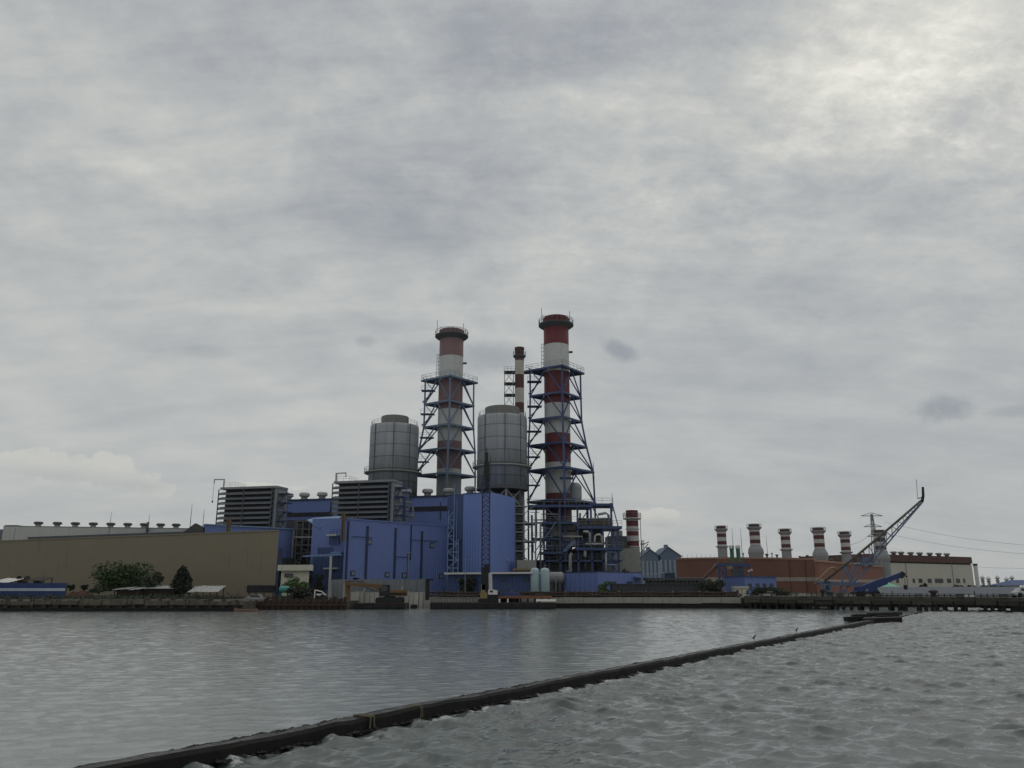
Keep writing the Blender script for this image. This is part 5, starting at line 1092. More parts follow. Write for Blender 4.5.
# ------------------------------------------------------------------ right: white turbine house, pillar, tents, long canopy
f = Fac(868, 575, 290, 973, 575, 317); 
t = thing('white_hall', 'pale hall with a maroon roof band and a row of small windows on the right', 'building', base((f.a+f.b)/2))
za = f.at(870, 562.3).z; zb = f.at(973, 565).z
mb = MB(); f.body(mb, 30, ZL-.2, za, zb); mb.build('wall', mat('pale_hall_wall', (.52,.50,.43), .8, var=.06, streak=.14, dirt=(.22,.20,.16), dirt_amt=.05), t)
q = [f.a+f.n*.4, f.b+f.n*.4, f.b-f.n*30.2, f.a-f.n*30.2]; zt = [f.at(870, 553.9).z, f.at(973, 557.2).z]
mb = MB(); mb.hexa([V(q[0], za+.5), V(q[1], zb+.5), V(q[2], zb+.5), V(q[3], za+.5)]+[V(q[0], zt[0]), V(q[1], zt[1]), V(q[2], zt[1]), V(q[3], zt[0])]); mb.build('roof', M['brownroof'], t)
q = [f.a-f.n*.3, f.b-f.n*.3, f.b-f.n*29.8, f.a-f.n*29.8]; mb = MB(); mb.hexa([V(q[0], za+.004), V(q[1], zb+.004), V(q[2], zb+.004), V(q[3], za+.004)]+[V(q[0], za+.496), V(q[1], zb+.496), V(q[2], zb+.496), V(q[3], za+.496)]); mb.build('clerestory', M['band_dark'], t)
for px, w_ in [(897.5, 2.6), (913.8, 2.2), (920.4, 3.6), (929.6, 3.8), (939, 8.2), (949, 3.8), (958, 3.6), (964.2, 1.8)]:
    mb = MB(); f.box(mb, px-w_/2, px+w_/2, 578.6, 582.8, -.1, .1); w = mb.build('window', M['grey_dark'], t); mb = MB(); f.box(mb, px-w_/2+.4, px+w_/2-.4, 579.1, 582.3, .1, .14); mb.build('pane', M['glass'], w)
for px in (906.4, 952.6): mb = MB(); f.box(mb, px, px+.5, 563, 588, -.1, .12); mb.build('downpipe', M['grey'], t)
v0 = None
for px in (885, 894, 901.5, 911, 920, 930, 939, 947):
    p = f.at(px, 557, -6); zr = zt[0]+(zt[1]-zt[0])*(px-870)/103
    if v0 is None: v0 = o = vent_proto(p.x, p.y, zr, 1.15, 1.55, M['grey_dark'], M['grey'], 'vents on the maroon roof', 'grey mushroom vent on the maroon roof of the pale hall')
    else: o = copy_tree(v0); o.location = (p.x, p.y, zr)
Yq = 300; p = P(977.2, 580, Yq); t = thing('white_pillar', 'plain white pillar with a dark top beside the right end of the pale hall', 'pillar', (p.x, Yq, ZL)); r = 1.9/F*Yq
mb = MB(); mb.lathe((p.x, Yq), [(r, ZL), (r*.95, zof(565.2, Yq))], 20); mb.build('shaft', M['white'], t); mb = MB(); mb.lathe((p.x, Yq), [(r, zof(565.8, Yq)), (r*1.2, zof(565, Yq)), (r*1.2, zof(564, Yq)), (r*.8, zof(563.6, Yq))], 18); mb.build('cap', M['grey_dark'], t)
# boxy white base building, trees and substation masts at the far right
t = thing('distant_depot', 'low pale depot with a dark doorway near the right edge', 'building', base(P(1000, 588, 300)))
mb = MB(); pbox(mb, 989, 1020, 586, 592, 300, 10); mb.build('wall', M['offwhite'], t); mb = MB(); pbox(mb, 1001, 1007.5, 588.2, 592, 299.8, .3); mb.build('doorway', M['black'], t); mb = MB(); pbox(mb, 988.5, 1020.5, 585.3, 586, 299.5, 11); mb.build('roof', M['grey'], t)
Yq = 200; a, b = P(1010, 586, Yq), P(1046, 586, Yq); m_ = P(1022, 579.8, Yq); t = thing('tent', 'blue peaked tent roof at the right edge', 'tent', base((a+b)/2))
mb = MB(); z0 = zof(585.3, Yq); mb.add([(a.x,Yq,z0),(b.x,Yq,z0),(b.x,Yq+9,z0),(a.x,Yq+9,z0),(m_.x,Yq+4.5,m_.z),(m_.x+3,Yq+4.5,m_.z)], [(0,1,5,4),(1,2,5),(2,3,4,5),(3,0,4),(0,3,2,1)]); mb.build('roof', M['bright_blue'], t)
for x in (a.x+.3, b.x-.3):
    for y in (Yq+.3, Yq+8.7): mb = MB(); mb.bar((x,y,ZL),(x,y,z0+.02),.12); mb.build('pole', M['grey'], t)
for (x0, x1, yp, yb, Yq, lab) in [(884, 904, 582.3, 588.5, 140, 'left, taller pale green tent behind the blue truck crane'), (910, 927, 586.6, 589, 150, 'right, lower pale green tent under the pale hall')]:
    a, b = P(x0, yb, Yq), P(x1, yb, Yq); xm = (a.x+b.x)/2; t = thing('tent', lab, 'tent', (xm, Yq+1.5, ZL)); zp = zof(yp, Yq)
    mb = MB(); mb.add([(a.x,Yq,a.z),(b.x,Yq,a.z),(b.x,Yq+3.5,a.z),(a.x,Yq+3.5,a.z),(xm,Yq+1.75,zp),(a.x*.8+xm*.2,Yq+.6,a.z+(zp-a.z)*.3),(b.x*.8+xm*.2,Yq+.6,a.z+(zp-a.z)*.3)], [(0,1,6,5),(5,6,4),(1,2,6),(2,4,6),(2,3,4),(3,5,4),(3,0,5),(0,3,2,1)]); mb.build('canopy', M['green_pale'], t)
    for x in (a.x+.1, b.x-.1):
        for y in (Yq+.1, Yq+3.4): mb = MB(); mb.bar((x,y,ZL-.1),(x,y,a.z+.05),.08); mb.build('pole', M['grey'], t)
for (px, yt, w_, s_) in [(925, 583.5, 10, 81), (958, 584.5, 17, 82), (970, 586, 9, 83), (984, 583.5, 8, 84), (992, 584, 11, 85), (1001, 585, 8, 86), (1018, 586, 10, 87)]:
    Yq = 205 if px < 975 else 260; tree('tree', {925:'low dark tree under the middle windows of the pale hall', 958:'wide low tree at the right end of the pale hall', 970:'small low tree beside the white pillar', 984:'dark tree just right of the white pillar', 992:'dark wide tree left of the distant depot doorway', 1001:'small dark tree over the distant depot', 1018:'low dark tree below the blue peaked tent'}[px], 'tree', px, Yq, yt, 592, w_, M['leaf_dark'], s_, 380, .4, 6)
f = Fac(878, 592, 132, 1040, 592, 124); t = thing('long_canopy', 'long low blue-grey corrugated canopy along the right pier', 'canopy', base((f.a+f.b)/2))
c0, c1 = f.at(862, 588.0, -3.0), f.at(1040, 592, -3.0); zt = f.at(940, 588.2).z; ze = f.at(940, 595.5).z
mb = MB(); a, b = f.a, f.b; q = lambda v, o, z: V(v+f.n*o, z)
mb.slab([q(a, .5, ze), q(b, .5, ze), q(b, -3, zt+.15), q(a, -3, zt+.15)], (0,0,.06)); mb.build('roof', M['bluegrey'], t)
mb = MB(); mb.hexa([q(a,.42,ze-.35),q(b,.42,ze-.35),q(b,.3,ze-.35),q(a,.3,ze-.35),q(a,.42,ze-.02),q(b,.42,ze-.02),q(b,.3,ze-.02),q(a,.3,ze-.02)]); mb.build('fascia', M['bluegrey'], t)
for i in range(40):
    v = a+(b-a)*(i+.5)/40; mb = MB(); mb.bar(V(v, ZL-.6), V(v, ze+.1), .14); mb.build('post', M['steel_blue'], t)
mb = MB(); mb.hexa([q(a,-2.8,ZL-.3),q(b,-2.8,ZL-.3),q(b,-3,ZL-.3),q(a,-3,ZL-.3),q(a,-2.8,zt+.1),q(b,-2.8,zt+.1),q(b,-3,zt+.1),q(a,-3,zt+.1)]); mb.build('back_wall', M['grey_dark'], t)
mb = MB(); pbox(mb, 962, 976, 595.4, 596.8, 124.6, .5); tag(mb.build('white_board', M['white'], None), 'long white board lying along the edge of the canopy on the right pier', 'board')
# pylon, wires and substation
Yq = 420
def pylon(px, yt, yb, Yq, label, arms, w0=2.2, group=None):
    c = P(px, yb, Yq); zt = zof(yt, Yq, px); t = thing('pylon', label, 'pylon', (c.x, Yq, ZL), group); H = zt-ZL
    for sx_ in (-1, 1):
        for sy in (-1, 1): mb = MB(); mb.bar((c.x+sx_*w0, Yq+sy*w0, ZL), (c.x+sx_*.35, Yq+sy*.35, zt), .3); mb.build('leg', M['grey'], t)
    k = 8
    for i in range(k):
        za, zb = ZL+H*i/k, ZL+H*(i+1)/k; wa, wb = w0+(.35-w0)*i/k, w0+(.35-w0)*(i+1)/k
        mb = MB(); mb.bar((c.x-wa, Yq-wa, za), (c.x+wb, Yq-wb, zb), .18); mb.build('brace', M['grey'], t); mb = MB(); mb.bar((c.x+wa, Yq-wa-.05, za), (c.x-wb, Yq-wb-.05, zb), .18); mb.build('brace', M['grey'], t)
    for (fz, hw) in arms:
        z = ZL+H*fz; mb = MB(); mb.bar((c.x-hw, Yq, z), (c.x+hw, Yq, z), .35); mb.bar((c.x-hw, Yq, z), (c.x, Yq, z+1.6), .25); mb.bar((c.x+hw, Yq, z), (c.x, Yq, z+1.6), .25)
        mb.build('crossarm', M['grey'], t)
    return c, zt
pylon(879.8, 514, 590, Yq, 'steel lattice pylon rising behind the stack seen through the lattice jib', [(.975, 5.6), (.83, 4.6), (.70, 3.4)])
for i, (px, yt) in enumerate([(984, 577.5), (990, 578.5), (999, 577.5), (1008, 579), (1013.5, 577.5)]):
    pylon(px, yt, 590, 520, 'faint small lattice mast in the distant row at the right edge', [(.93, 1.6), (.7, 1.3)], .7, 'distant row of substation masts')
def cable(pts, label, r=.09):
    mb = MB(); v = [P(a, b, y) for a, b, y in pts]; out = []
    for i in range(len(v)-1):
        for k in range(12): out.append(v[i].lerp(v[i+1], k/12))
    out.append(v[-1]); n = len(out)
    for i, p in enumerate(out): p.z -= 2.0*math.sin(PI*i/(n-1))
    mb.tube(out, r, 5); tag(mb.build('power_line', M['wire'], None), label, 'power line')
cable([(884, 522, 420), (1060, 548, 330)], 'topmost of the three power lines sagging off to the right', .05)
cable([(884, 533, 420), (1060, 556, 330)], 'middle one of the three power lines sagging off to the right', .045)
cable([(885, 556, 420), (1060, 568.5, 330)], 'lowest of the three power lines sagging off to the right', .04)
cable([(876, 527, 420), (845, 546, 300)], 'thin power line running down left from the lattice pylon', .06)
# ------------------------------------------------------------------ waterfront, centre
# rust-brown sheet piling
t = thing('sheet_pile_wall', 'rust-brown sheet piling with uneven tops along the water left of the excavator', 'sheet piling', base(P(290, 605, 112), 0))
xa, xb = P(243, 605, 112).x, P(346, 605, 112).x; n = 36; Y = 112.0
for i in range(n):
    x0 = xa+(xb-xa)*i/n; w = (xb-xa)/n; zt = zof(597.5, Y)+R.uniform(-.35, .28)+(-.35 if i < 7 else 0)
    mb = MB(); o = .28 if i % 2 else 0
    mb.prism([(x0+.02, Y+o), (x0+w-.02, Y+o), (x0+w-.02, Y+o+.2), (x0+.02, Y+o+.2)], -1, zt); mb.build('pile', M['rust'], t)
mb = MB(); mb.box(xa, xb, Y+.55, 129, -1, ZL-.35); mb.build('backfill', M['concrete_dark'], t)
mb = MB(); mb.box(xa, xb, Y-.18, Y-.02, .55, .8); mb.build('waling', M['rust'], t)
# dark rails and junk behind the piling
tree('bush', 'dark scrub behind the rust-brown sheet piling', 'bush', 300, 124, 587, 598, 44, M['leaf_dark'], 91, 1500, .2, 10, trunk=False, depth=1.5)
# parked white vehicle, green tank, white frame
Y = 127; c = P(256, 592, Y); g = base(c, ZL-.75); t = thing('parked_car', 'white car parked half hidden under the beige warehouse', 'car', g)
def car(t, g, L=4.0, Wd=1.7, body=M['car_white']):
    x, y, z = g
    prof = [(-.5,.28),(-.5,.62),(-.36,.72),(-.22,1.16),(.16,1.2),(.33,.80),(.48,.70),(.5,.3)]
    mb = MB(); vs = [(x+a*L, y+s*Wd/2*(1 if b < .8 else .86), z+b) for s in (-1,1) for a, b in prof]; k = len(prof)
    mb.add(vs, [tuple(range(k)), tuple(range(2*k-1, k-1, -1))]+[(i, (i+1)%k, k+(i+1)%k, k+i) for i in range(k)]); mb.build('body', body, t)
    mb = MB(); 
    for s in (-1, 1): mb.slab([(x-.27*L, y+s*Wd*.46, z+.76), (x+.29*L, y+s*Wd*.46, z+.80), (x+.15*L, y+s*Wd*.437, z+1.13), (x-.21*L, y+s*Wd*.437, z+1.11)], (0, s*.02, 0))
    mb.build('window', M['glass'], t)
    for a in (-.31, .31):
        for s in (-1, 1): mb = MB(); mb.tube([(x+a*L, y+s*(Wd/2-.12), z+.3), (x+a*L, y+s*(Wd/2+.02), z+.3)], .3, 14); mb.build('wheel', M['tyre'], t)
car(t, g, 3.4, 1.5, mat('grey_white_car_paint', (.27,.27,.27), .4))
p = P(284.5, 589.5, 126); t = thing('plastic_tank', 'small teal plastic tank on a stand behind the sheet piling', 'tank', base(p))
mb = MB(); mb.tube([p-Vector((.75,0,0)), p-Vector((.6,0,0)), p+Vector((.6,0,0)), p+Vector((.75,0,0))], [.35,.5,.5,.35], 14); mb.build('shell', M['teal'], t)
mb = MB(); mb.box(p.x-.6, p.x-.45, 125.7, 126.3, ZL-.2, p.z-.3); mb.box(p.x+.45, p.x+.6, 125.7, 126.3, ZL-.2, p.z-.3); mb.build('stand', M['green'], t)
p = P(318, 592, 122); t = thing('white_handcart', 'white tubular handcart standing behind the right part of the sheet piling', 'handcart', (p.x, 122, ZL-.35))
mb = MB(); z0 = p.z; mb.bar(P(314.5, 598, 122), P(315, 590, 122), .16); mb.bar(P(315, 590, 122), P(322, 591.5, 122), .16); mb.bar(P(317, 594.5, 122), P(326, 594.8, 122), .5, .25); mb.bar(P(322, 591.5, 122), P(325, 594.5, 122), .12); mb.build('frame', M['car_white'], t)
mb = MB(); q = P(323, 596.5, 122); mb.tube([q-Vector((0,.4,0)), q+Vector((0,.4,0))], .33, 12); mb.build('wheel', M['tyre'], t)
t = thing('scaffold', 'dark scaffold frame under the open corner of the beige warehouse', 'scaffold', base(P(262, 592, 127)))
for (x0, y0, x1, y1) in [(249,586,249,600),(256,587,256,600),(264,586,264,600),(273,587,273,600),(281,588,281,600),(246,588,276,588),(249,593,264,588),(270,588.5,288,586.5)]: mb = MB(); mb.bar(P(x0,y0,127), P(x1,y1,127), .14); mb.build('bar', M['black'], t)
# small orange boat
Y = 104.2; c = P(246, 609, Y); t = thing('rowing_boat', 'small low orange-brown boat below the left end of the sheet piling', 'boat', (c.x, Y, 0))
mb = MB(); n = 10; vs = []
for i in range(n+1):
    u = -1+2*i/n; w = .55*(1-abs(u)**2.6)+.03; h = .30+.12*u*u; x = c.x+u*1.5
    vs += [(x, Y-w, h), (x, Y-w*.7, -.1), (x, Y+w*.7, -.1), (x, Y+w, h), (x, Y+w*.8, h-.03), (x, Y+w*.6, .08), (x, Y-w*.6, .08), (x, Y-w*.8, h-.03)]
mb.add(vs, [(i*8+j, (i+1)*8+j, (i+1)*8+(j+1)%8, i*8+(j+1)%8) for i in range(n) for j in range(8)]+[tuple(range(8)), tuple(range(n*8, n*8+8))[::-1]]); mb.build('hull', mat('boat_paint', (.20,.115,.085), .7), t)
for u in (-.6, .5): mb = MB(); mb.box(c.x+u-.12, c.x+u+.12, Y-.42, Y+.42, .22, .26); mb.build('thwart', M['timber'], t)
# pale sheet wall behind the excavator
t = thing('cofferdam', 'pale concrete panel wall with grey sheets above it behind the excavator', 'panel wall', base(P(390, 600, 121), 0)); Y = 121
xa, xb = P(345, 600, Y).x, P(428.5, 600, Y).x; n = 17; PALE = mat('pale_concrete_panel', (.47,.46,.41), .85, var=.2, streak=.4, dirt=(.16,.14,.11), dirt_amt=.3)
for i in range(n):
    x0 = xa+(xb-xa)*i/n; x1 = xa+(xb-xa)*(i+1)/n; dd = .15*(i % 2)+R.uniform(0,.08); zt = zof(591.8, Y)+R.uniform(-.1,.1)
    mb = MB(); mb.box(x0+.03, x1-.06, Y+dd, Y+dd+.3, -1, zt); mb.build('panel', PALE if i not in (7, 8, 9, 10) else M['zinc'], t)
xa2 = P(329, 586, Y).x; n = 24
for i in range(n):
    x0 = xa2+(xb-xa2)*i/n; x1 = xa2+(xb-xa2)*(i+1)/n
    mb = MB(); mb.box(x0, x1-.02, Y+.55+.05*(i % 2), Y+.62+.05*(i % 2), zof(592.5, Y) if i > 3 else zof(600, Y), zof(579.3, Y)+R.uniform(-.08,.08))
    if i == 0: SHEET = mat('grey_sheet', (.17,.185,.195), .6, var=.2, streak=.4)
    mb.build('sheet', SHEET, t)
for px in (330.5, 344, 364.5, 402):
    mb = MB(); p = P(px, 595, Y); mb.tube([(p.x, Y-.25, -1), (p.x, Y-.25, zof(583 if px in (344, 330.5) else 586, Y))], .2, 10); mb.build('pile', M['concrete'], t)
mb = MB(); p0, p1 = P(411, 604, Y), P(417.5, 604, Y); mb.box(p0.x, p1.x, Y-.3, Y-.05, -.5, zof(604.5, Y)); mb.build('outlet', M['black'], t)
mb = MB(); mb.box(xa, xb, Y+.7, 129, -1, ZL-.02); mb.build('backfill', M['concrete_dark'], t)
mb = MB(); p0, p1 = P(425.8, 590, Y), P(429.6, 590, Y); mb.box(p0.x, p1.x, Y-.6, Y-.35, .5, zof(579, Y)); mb.box(p0.x, p0.x+1.1, Y-.7, Y-.1, zof(580.5, Y), zof(579, Y)+.02); mb.build('fender_post', M['black'], t)
mb = MB(); p0, p1 = P(424.5, 605, Y), P(431, 605, Y); mb.box(p0.x, p1.x, Y-.8, Y-.2, -1, zof(600, Y)); mb.build('pier_block', M['concrete'], t)
tree('bush', 'small dark tuft over the grey sheets behind the excavator arm', 'bush', 357, 123.5, 576.5, 582, 11, M['leaf_dark'], 95, 260, .2, 5, trunk=False)

def barge(name, label, x0, x1, py, Y, D_):
    xa, xb = P(x0, 605, Y).x, P(x1, 605, Y).x; zt = zof(py, Y); t = thing(name, label, 'barge', ((xa+xb)/2, Y+D_/2, 0))
    mb = MB(); vs = []
    for (x, k) in [(xa, .55), (xa+.5, 1), (xb-.5, 1), (xb, .55)]:
        vs += [(x, Y, zt), (x, Y, zt-.5*k), (x, Y+.15, -.4*k), (x, Y+D_-.15, -.4*k), (x, Y+D_, zt-.5*k), (x, Y+D_, zt)]
    mb.add(vs, [(i*6+j, (i+1)*6+j, (i+1)*6+(j+1) % 6, i*6+(j+1) % 6) for i in range(3) for j in range(6)]+[tuple(range(6)), tuple(range(18, 24))[::-1]]); mb.build('hull', M['black'], t)
    mb = MB(); mb.box(xa, xb, Y-.08, Y+.0, zt-.16, zt-.04); mb.build('rubbing_strake', M['rust'], t)
    n = int((xb-xa)/1.6)
    for i in range(n): x = xa+(xb-xa)*(i+.5)/n; mb = MB(); mb.tube([(x, Y-.16, zt-.45), (x, Y-.02, zt-.45)], .24, 10); mb.build('tyre_fender', M['tyre'], t)
    return t, xa, xb, zt
bg1, xa, xb, zt = barge('work_barge', 'flat black work barge carrying the excavator', 354, 405, 603.2, 114.5, 4.5)
# excavator on the barge
Y = 116.6; ex = thing('excavator', 'orange-brown excavator on a black barge with its arm bent down over the left end', 'excavator', (P(392, 600, Y).x, Y, zt)); E = lambda px, py, dy=0: P(px, py, Y+dy)
for dy in (-1.2, .75):
    mb = MB(); z0 = zt+.01; a, b = E(376.5, 600).x, E(403.5, 600).x; zz_ = zof(597.2, Y)
    pr = [(a+.15, z0), (b-.15, z0), (b, z0+.3), (b-.1, zz_-.1), (b-.45, zz_), (a+.45, zz_), (a+.1, zz_-.1), (a, z0+.3)]
    mb.slab([(x, Y+dy, z) for x, z in pr], (0, .5, 0)); mb.build('track', M['black'], ex)
mb = MB(); a = E(390, 597); mb.tube([(a.x, Y, zof(598, Y)), (a.x, Y, zof(595.5, Y))], .8, 16); mb.build('turntable', M['grey_dark'], ex)
mb = MB(); a, b = E(390, 592).x, E(406.5, 592).x; mb.box(a, b, Y-1.2, Y+1.2, zof(596, Y), zof(592.6, Y)); mb.build('engine_base', M['black'], ex)
mb = MB(); mb.slab([(a+.1, Y-1.25, zof(592.6, Y)+.003), (b, Y-1.25, zof(592.6, Y)+.003), (b, Y-1.25, zof(590.2, Y)), (a+.4, Y-1.25, zof(589.8, Y))], (0, 2.5, 0)); mb.build('engine_cover', M['excavator'], ex)
mb = MB(); a, b = E(380.5, 590).x, E(390.3, 590).x; mb.slab([(a, Y-1.25, zof(596.2, Y)), (b, Y-1.25, zof(596.2, Y)), (b, Y-1.25, zof(584.8, Y)), (a+.5, Y-1.25, zof(584.8, Y)), (a, Y-1.25, zof(589, Y))], (0, 1.15, 0)); cb_ = mb.build('cab', M['black'], ex)
mb = MB(); mb.box(a+.25, b-.25, Y-1.29, Y-1.26, zof(591, Y), zof(586, Y)); mb.build('window', M['glass'], cb_)
mb = MB(); mb.bar(E(403, 596, -1.3), E(403, 590, -1.3), .08); mb.bar(E(406.5, 596, -1.3), E(406.5, 590, -1.3), .08); mb.bar(E(390, 595.8, -1.3), E(407, 595.8, -1.3), .08); mb.build('handrail', M['excavator'], ex)
def armpoly(pts, th, dy, name, m):
    mb = MB(); mb.slab([E(a, b, dy) for a, b in pts], (0, th, 0)); return mb.build(name, m, ex)
armpoly([(381, 593), (384, 590), (381.5, 584.6), (366, 583.2), (346.5, 582.6), (345.5, 584.8), (358, 586.6), (374, 587.6)], .5, .1, 'boom', M['excavator'])
armpoly([(345.2, 580.6), (349.5, 580.8), (350, 586), (349.6, 606), (347, 606), (345.8, 592), (345.0, 584)], .42, .65, 'stick', M['excavator'])
mb = MB(); mb.tube([E(378, 592, -.1), E(363, 586.2, -.1)], .10, 8); mb.tube([E(364, 581.6, .3), E(348.5, 580.9, .3)], .10, 8); mb.build('hydraulic_ram', M['grey_dark'], ex)
mb = MB(); mb.slab([E(346.5, 605.5, .2), E(350, 605.5, .2), E(351.5, 609, .2), E(348.5, 611.5, .2), E(346, 609, .2)], (0, 1.2, 0)); mb.build('bucket', M['excavator'], ex)
# second barge with piling rig
bg2, xa, xb, zt = barge('work_barge', 'long black barge carrying the tall lattice piling rig', 430, 556, 602.6, 115, 5)
Y = 117.5; rig = thing('piling_rig', 'tall dark lattice piling rig with a yellow base and white cab on the long barge', 'piling rig', (P(486, 602, Y).x, Y, zt)); E = lambda px, py, dy=0: P(px, py, Y+dy)
for dy in (-1.5, 1.0):
    mb = MB(); a, b = E(478, 601).x, E(499, 601).x; z0 = zt+.01; z1 = zof(598.5, Y); mb.slab([(a+.15, Y+dy, z0), (b-.15, Y+dy, z0), (b, Y+dy, (z0+z1)/2), (b-.2, Y+dy, z1), (a+.2, Y+dy, z1), (a, Y+dy, (z0+z1)/2)], (0, .55, 0)); mb.build('track', M['black'], rig)
mb = MB(); a, b = E(480.5, 594).x, E(487.5, 594).x; mb.box(a, b, Y-1.2, Y+1.2, zof(598.3, Y), zof(592.5, Y)); mb.box(a+.1, b-.3, Y-.9, Y+.9, zof(592.4, Y), zof(584.5, Y)); mb.build('winch_house', M['yellow'], rig)
mb = MB(); a, b = E(488.5, 592).x, E(497.5, 592).x; mb.slab([(a, Y-1.25, zof(594.5, Y)), (b, Y-1.25, zof(594.5, Y)), (b, Y-1.25, zof(590.6, Y)), (b-.7, Y-1.25, zof(589.6, Y)), (a, Y-1.25, zof(589.6, Y))], (0, 1.8, 0)); cb_ = mb.build('cab', M['white'], rig)
mb = MB(); mb.box(a+.2, b-.6, Y-1.29, Y-1.26, zof(592.4, Y), zof(590.4, Y)); mb.build('window', M['glass'], cb_)
mb = MB(); a, b = E(487.7, 594).x, E(500, 594).x; mb.box(a, b, Y-1.1, Y+1.1, zof(598.3, Y), zof(594.7, Y)); mb.build('deck_house', M['black'], rig)
# mast: four chords, lacing, then the hammer and top rods
zb_, zt_ = zof(594, Y), zof(479, Y); xa0, xb0 = E(481.8, 590).x, E(489.2, 590).x; xa1, xb1 = E(482.6, 480).x, E(489.6, 480).x; dm = xb0-xa0
for (x0, x1) in ((xa0, xa1), (xb0, xb1)):
    for y in (Y-.55, Y+.55): mb = MB(); mb.bar((x0, y, zb_), (x1, y, zt_), .17); mb.build('mast_chord', M['seam'], rig)
k = 24
for i in range(k):
    za, zb = zb_+(zt_-zb_)*i/k, zb_+(zt_-zb_)*(i+1)/k; lx = lambda u, s: (xa0+(xa1-xa0)*u if s == 0 else xb0+(xb1-xb0)*u); ua, ub = i/k, (i+1)/k
    mb = MB(); mb.bar((lx(ua, i % 2), Y-.55, za), (lx(ub, 1-i % 2), Y-.55, zb), .09); mb.bar((lx(ub, 0), Y-.55, zb), (lx(ub, 1), Y-.55, zb), .09); mb.bar((lx(ub, i % 2), Y-.55, zb), (lx(ub, i % 2), Y+.6, zb), .09); mb.bar((lx(ub, i % 2), Y+.55, zb), (lx(ua, 1-i % 2), Y+.55, za), .09); mb.build('lacing', M['seam'], rig)
mb = MB(); pbox(mb, 482.5, 489, 567, 577, Y-.95, .35); pbox(mb, 484, 489.5, 564, 567.5, Y-1.2, .6); pbox(mb, 481.8, 489.5, 577, 590, Y-.9, .3); mb.build('hammer_cage', M['black'], rig)
mb = MB(); pbox(mb, 484, 489.4, 462, 478, Y-.5, .9); pbox(mb, 485.2, 488.2, 452.5, 461.8, Y-.4, .7); pbox(mb, 486.2, 487, 447.5, 452.4, Y-.2, .2); pbox(mb, 485.2, 489, 478.2, 487, Y-.4, .7); mb.build('hammer', M['black'], rig)
for px in (482.8, 490.2): mb = MB(); mb.bar(E(px, 482), E(px+.3, 455 if px > 486 else 470), .07); mb.build('guy_rod', M['black'], rig)
mb = MB(); mb.tube([E(490.6, 590, -.9), E(490.2, 573, -.9)], .26, 10); mb.build('pile', M['stack_white'], rig)
# deck things on the barge
Y = 116.2; z0 = zt
p0, p1 = P(491, 600, Y).x, P(552, 600, Y).x; t = thing('deck_frame', 'orange-brown steel deck beam laid along the long barge', 'beam', ((p0+p1)/2, Y, z0))
mb = MB(); mb.box(p0+1, p1, Y, Y+2.2, zof(598.4, Y), zof(596.2, Y)); mb.build('beam', mat('orange_rust_beam', (.20,.085,.045), .85, var=.3, streak=.3), t)
for i in range(8): x = p0+1.2+(p1-p0-1.6)*i/7; mb = MB(); mb.box(x-.12, x+.12, Y+.2, Y+2, z0, zof(598.4, Y)); mb.build('leg', M['black'], t)
mb = MB(); pbox(mb, 500, 519.5, 592.5, 596, 118.4, 1.6); t = tag(mb.build('container', M['bright_blue'], None), 'low blue container lying on the long barge behind the orange-brown beam', 'container')
mb = MB(); pbox(mb, 500.4, 519, 596.02, 602.5, 118.7, .8); mb.build('skid', M['black'], t)
for (px, py, w, lab) in [(499.5, 600.2, 1.5, 'left one of two small white drums at the deck edge of the long barge'), (507.8, 600.0, 1.5, 'right one of two small white drums at the deck edge of the long barge')]:
    p = P(px, py, 115.6); s = 115.6/F; mb = MB(); mb.lathe((p.x, 115.6), [(w*.48*s, z0), (w*.5*s, z0+.1), (w*.5*s, p.z+.1), (w*.4*s, p.z+.16)], 14); tag(mb.build('drum', M['car_white'], None), lab, 'drum', 'white drums on the barge')
mb = MB(); a, b = P(536, 601, 115.3), P(556, 601, 115.3); mb.tube([a, b], .22, 10); t = tag(mb.build('white_pipe', M['white'], None), 'short white pipe jutting over the right end of the long barge', 'pipe')
mb = MB(); mb.box(a.x+.3, a.x+.6, 115.1, 115.5, z0-.01, a.z-.1); mb.build('chock', M['black'], t)
mb = MB(); c = P(464, 600, 117); xa_, xb_ = P(432, 600, 117).x, P(476, 600, 117).x; n = 14
for i in range(n+1): x = xa_+(xb_-xa_)*i/n; mb.bar((x, 117, z0), (x, 117, z0+1.0), .08)
for z in (.5, 1.0): mb.bar((xa_, 117, z0+z), (xb_, 117, z0+z), .07)
tag(mb.build('barge_railing', M['grey_dark'], None), 'dark handrail along the left half of the long barge', 'railing')

# ------------------------------------------------------------------ central quay with rails
wall_strip('quay_wall', 'pale concrete quay wall with a dark wet foot across the centre', 'quay wall', 426, 762, 121.5, zof(597.8, 121.5), M['concrete_dark'], 7.5)
t = [o for o in COL.objects if o.name.startswith('quay_wall')][-1]
xa, xb = P(426, 600, 121.2).x, P(741, 600, 121.2).x; n = 16
for i in range(n): x0 = xa+(xb-xa)*i/n; x1 = xa+(xb-xa)*(i+1)/n; mb = MB(); mb.box(x0, x1-.04, 121.0, 122.4, zof(603.3, 121.1)+R.uniform(-.05,.05), zof(597.6, 121)+R.uniform(-.03,.03)); mb.build('face_panel', M['concrete'], t)
mb = MB(); mb.box(xa, P(800, 600, 121).x, 120.3, 121.4, -1, .42); mb.build('wet_foot', M['concrete_wet'], t)
t = thing('pipe_rail', 'rust-brown double pipe rail running along the top of the pale quay', 'railing', base(P(600, 596, 123)))
xa, xb = P(428, 595, 123).x, P(737, 595, 123).x; zr = [zof(595.8, 123), zof(592.6, 123)]; z00 = zof(598.5, 123)
for z in zr: mb = MB(); mb.tube([(xa+(xb-xa)*i/30, 123+.1*math.sin(i*2.1), z+.04*math.sin(i*1.3)) for i in range(31)], .13, 8); mb.build('pipe', M['rust'], t)
n = 46
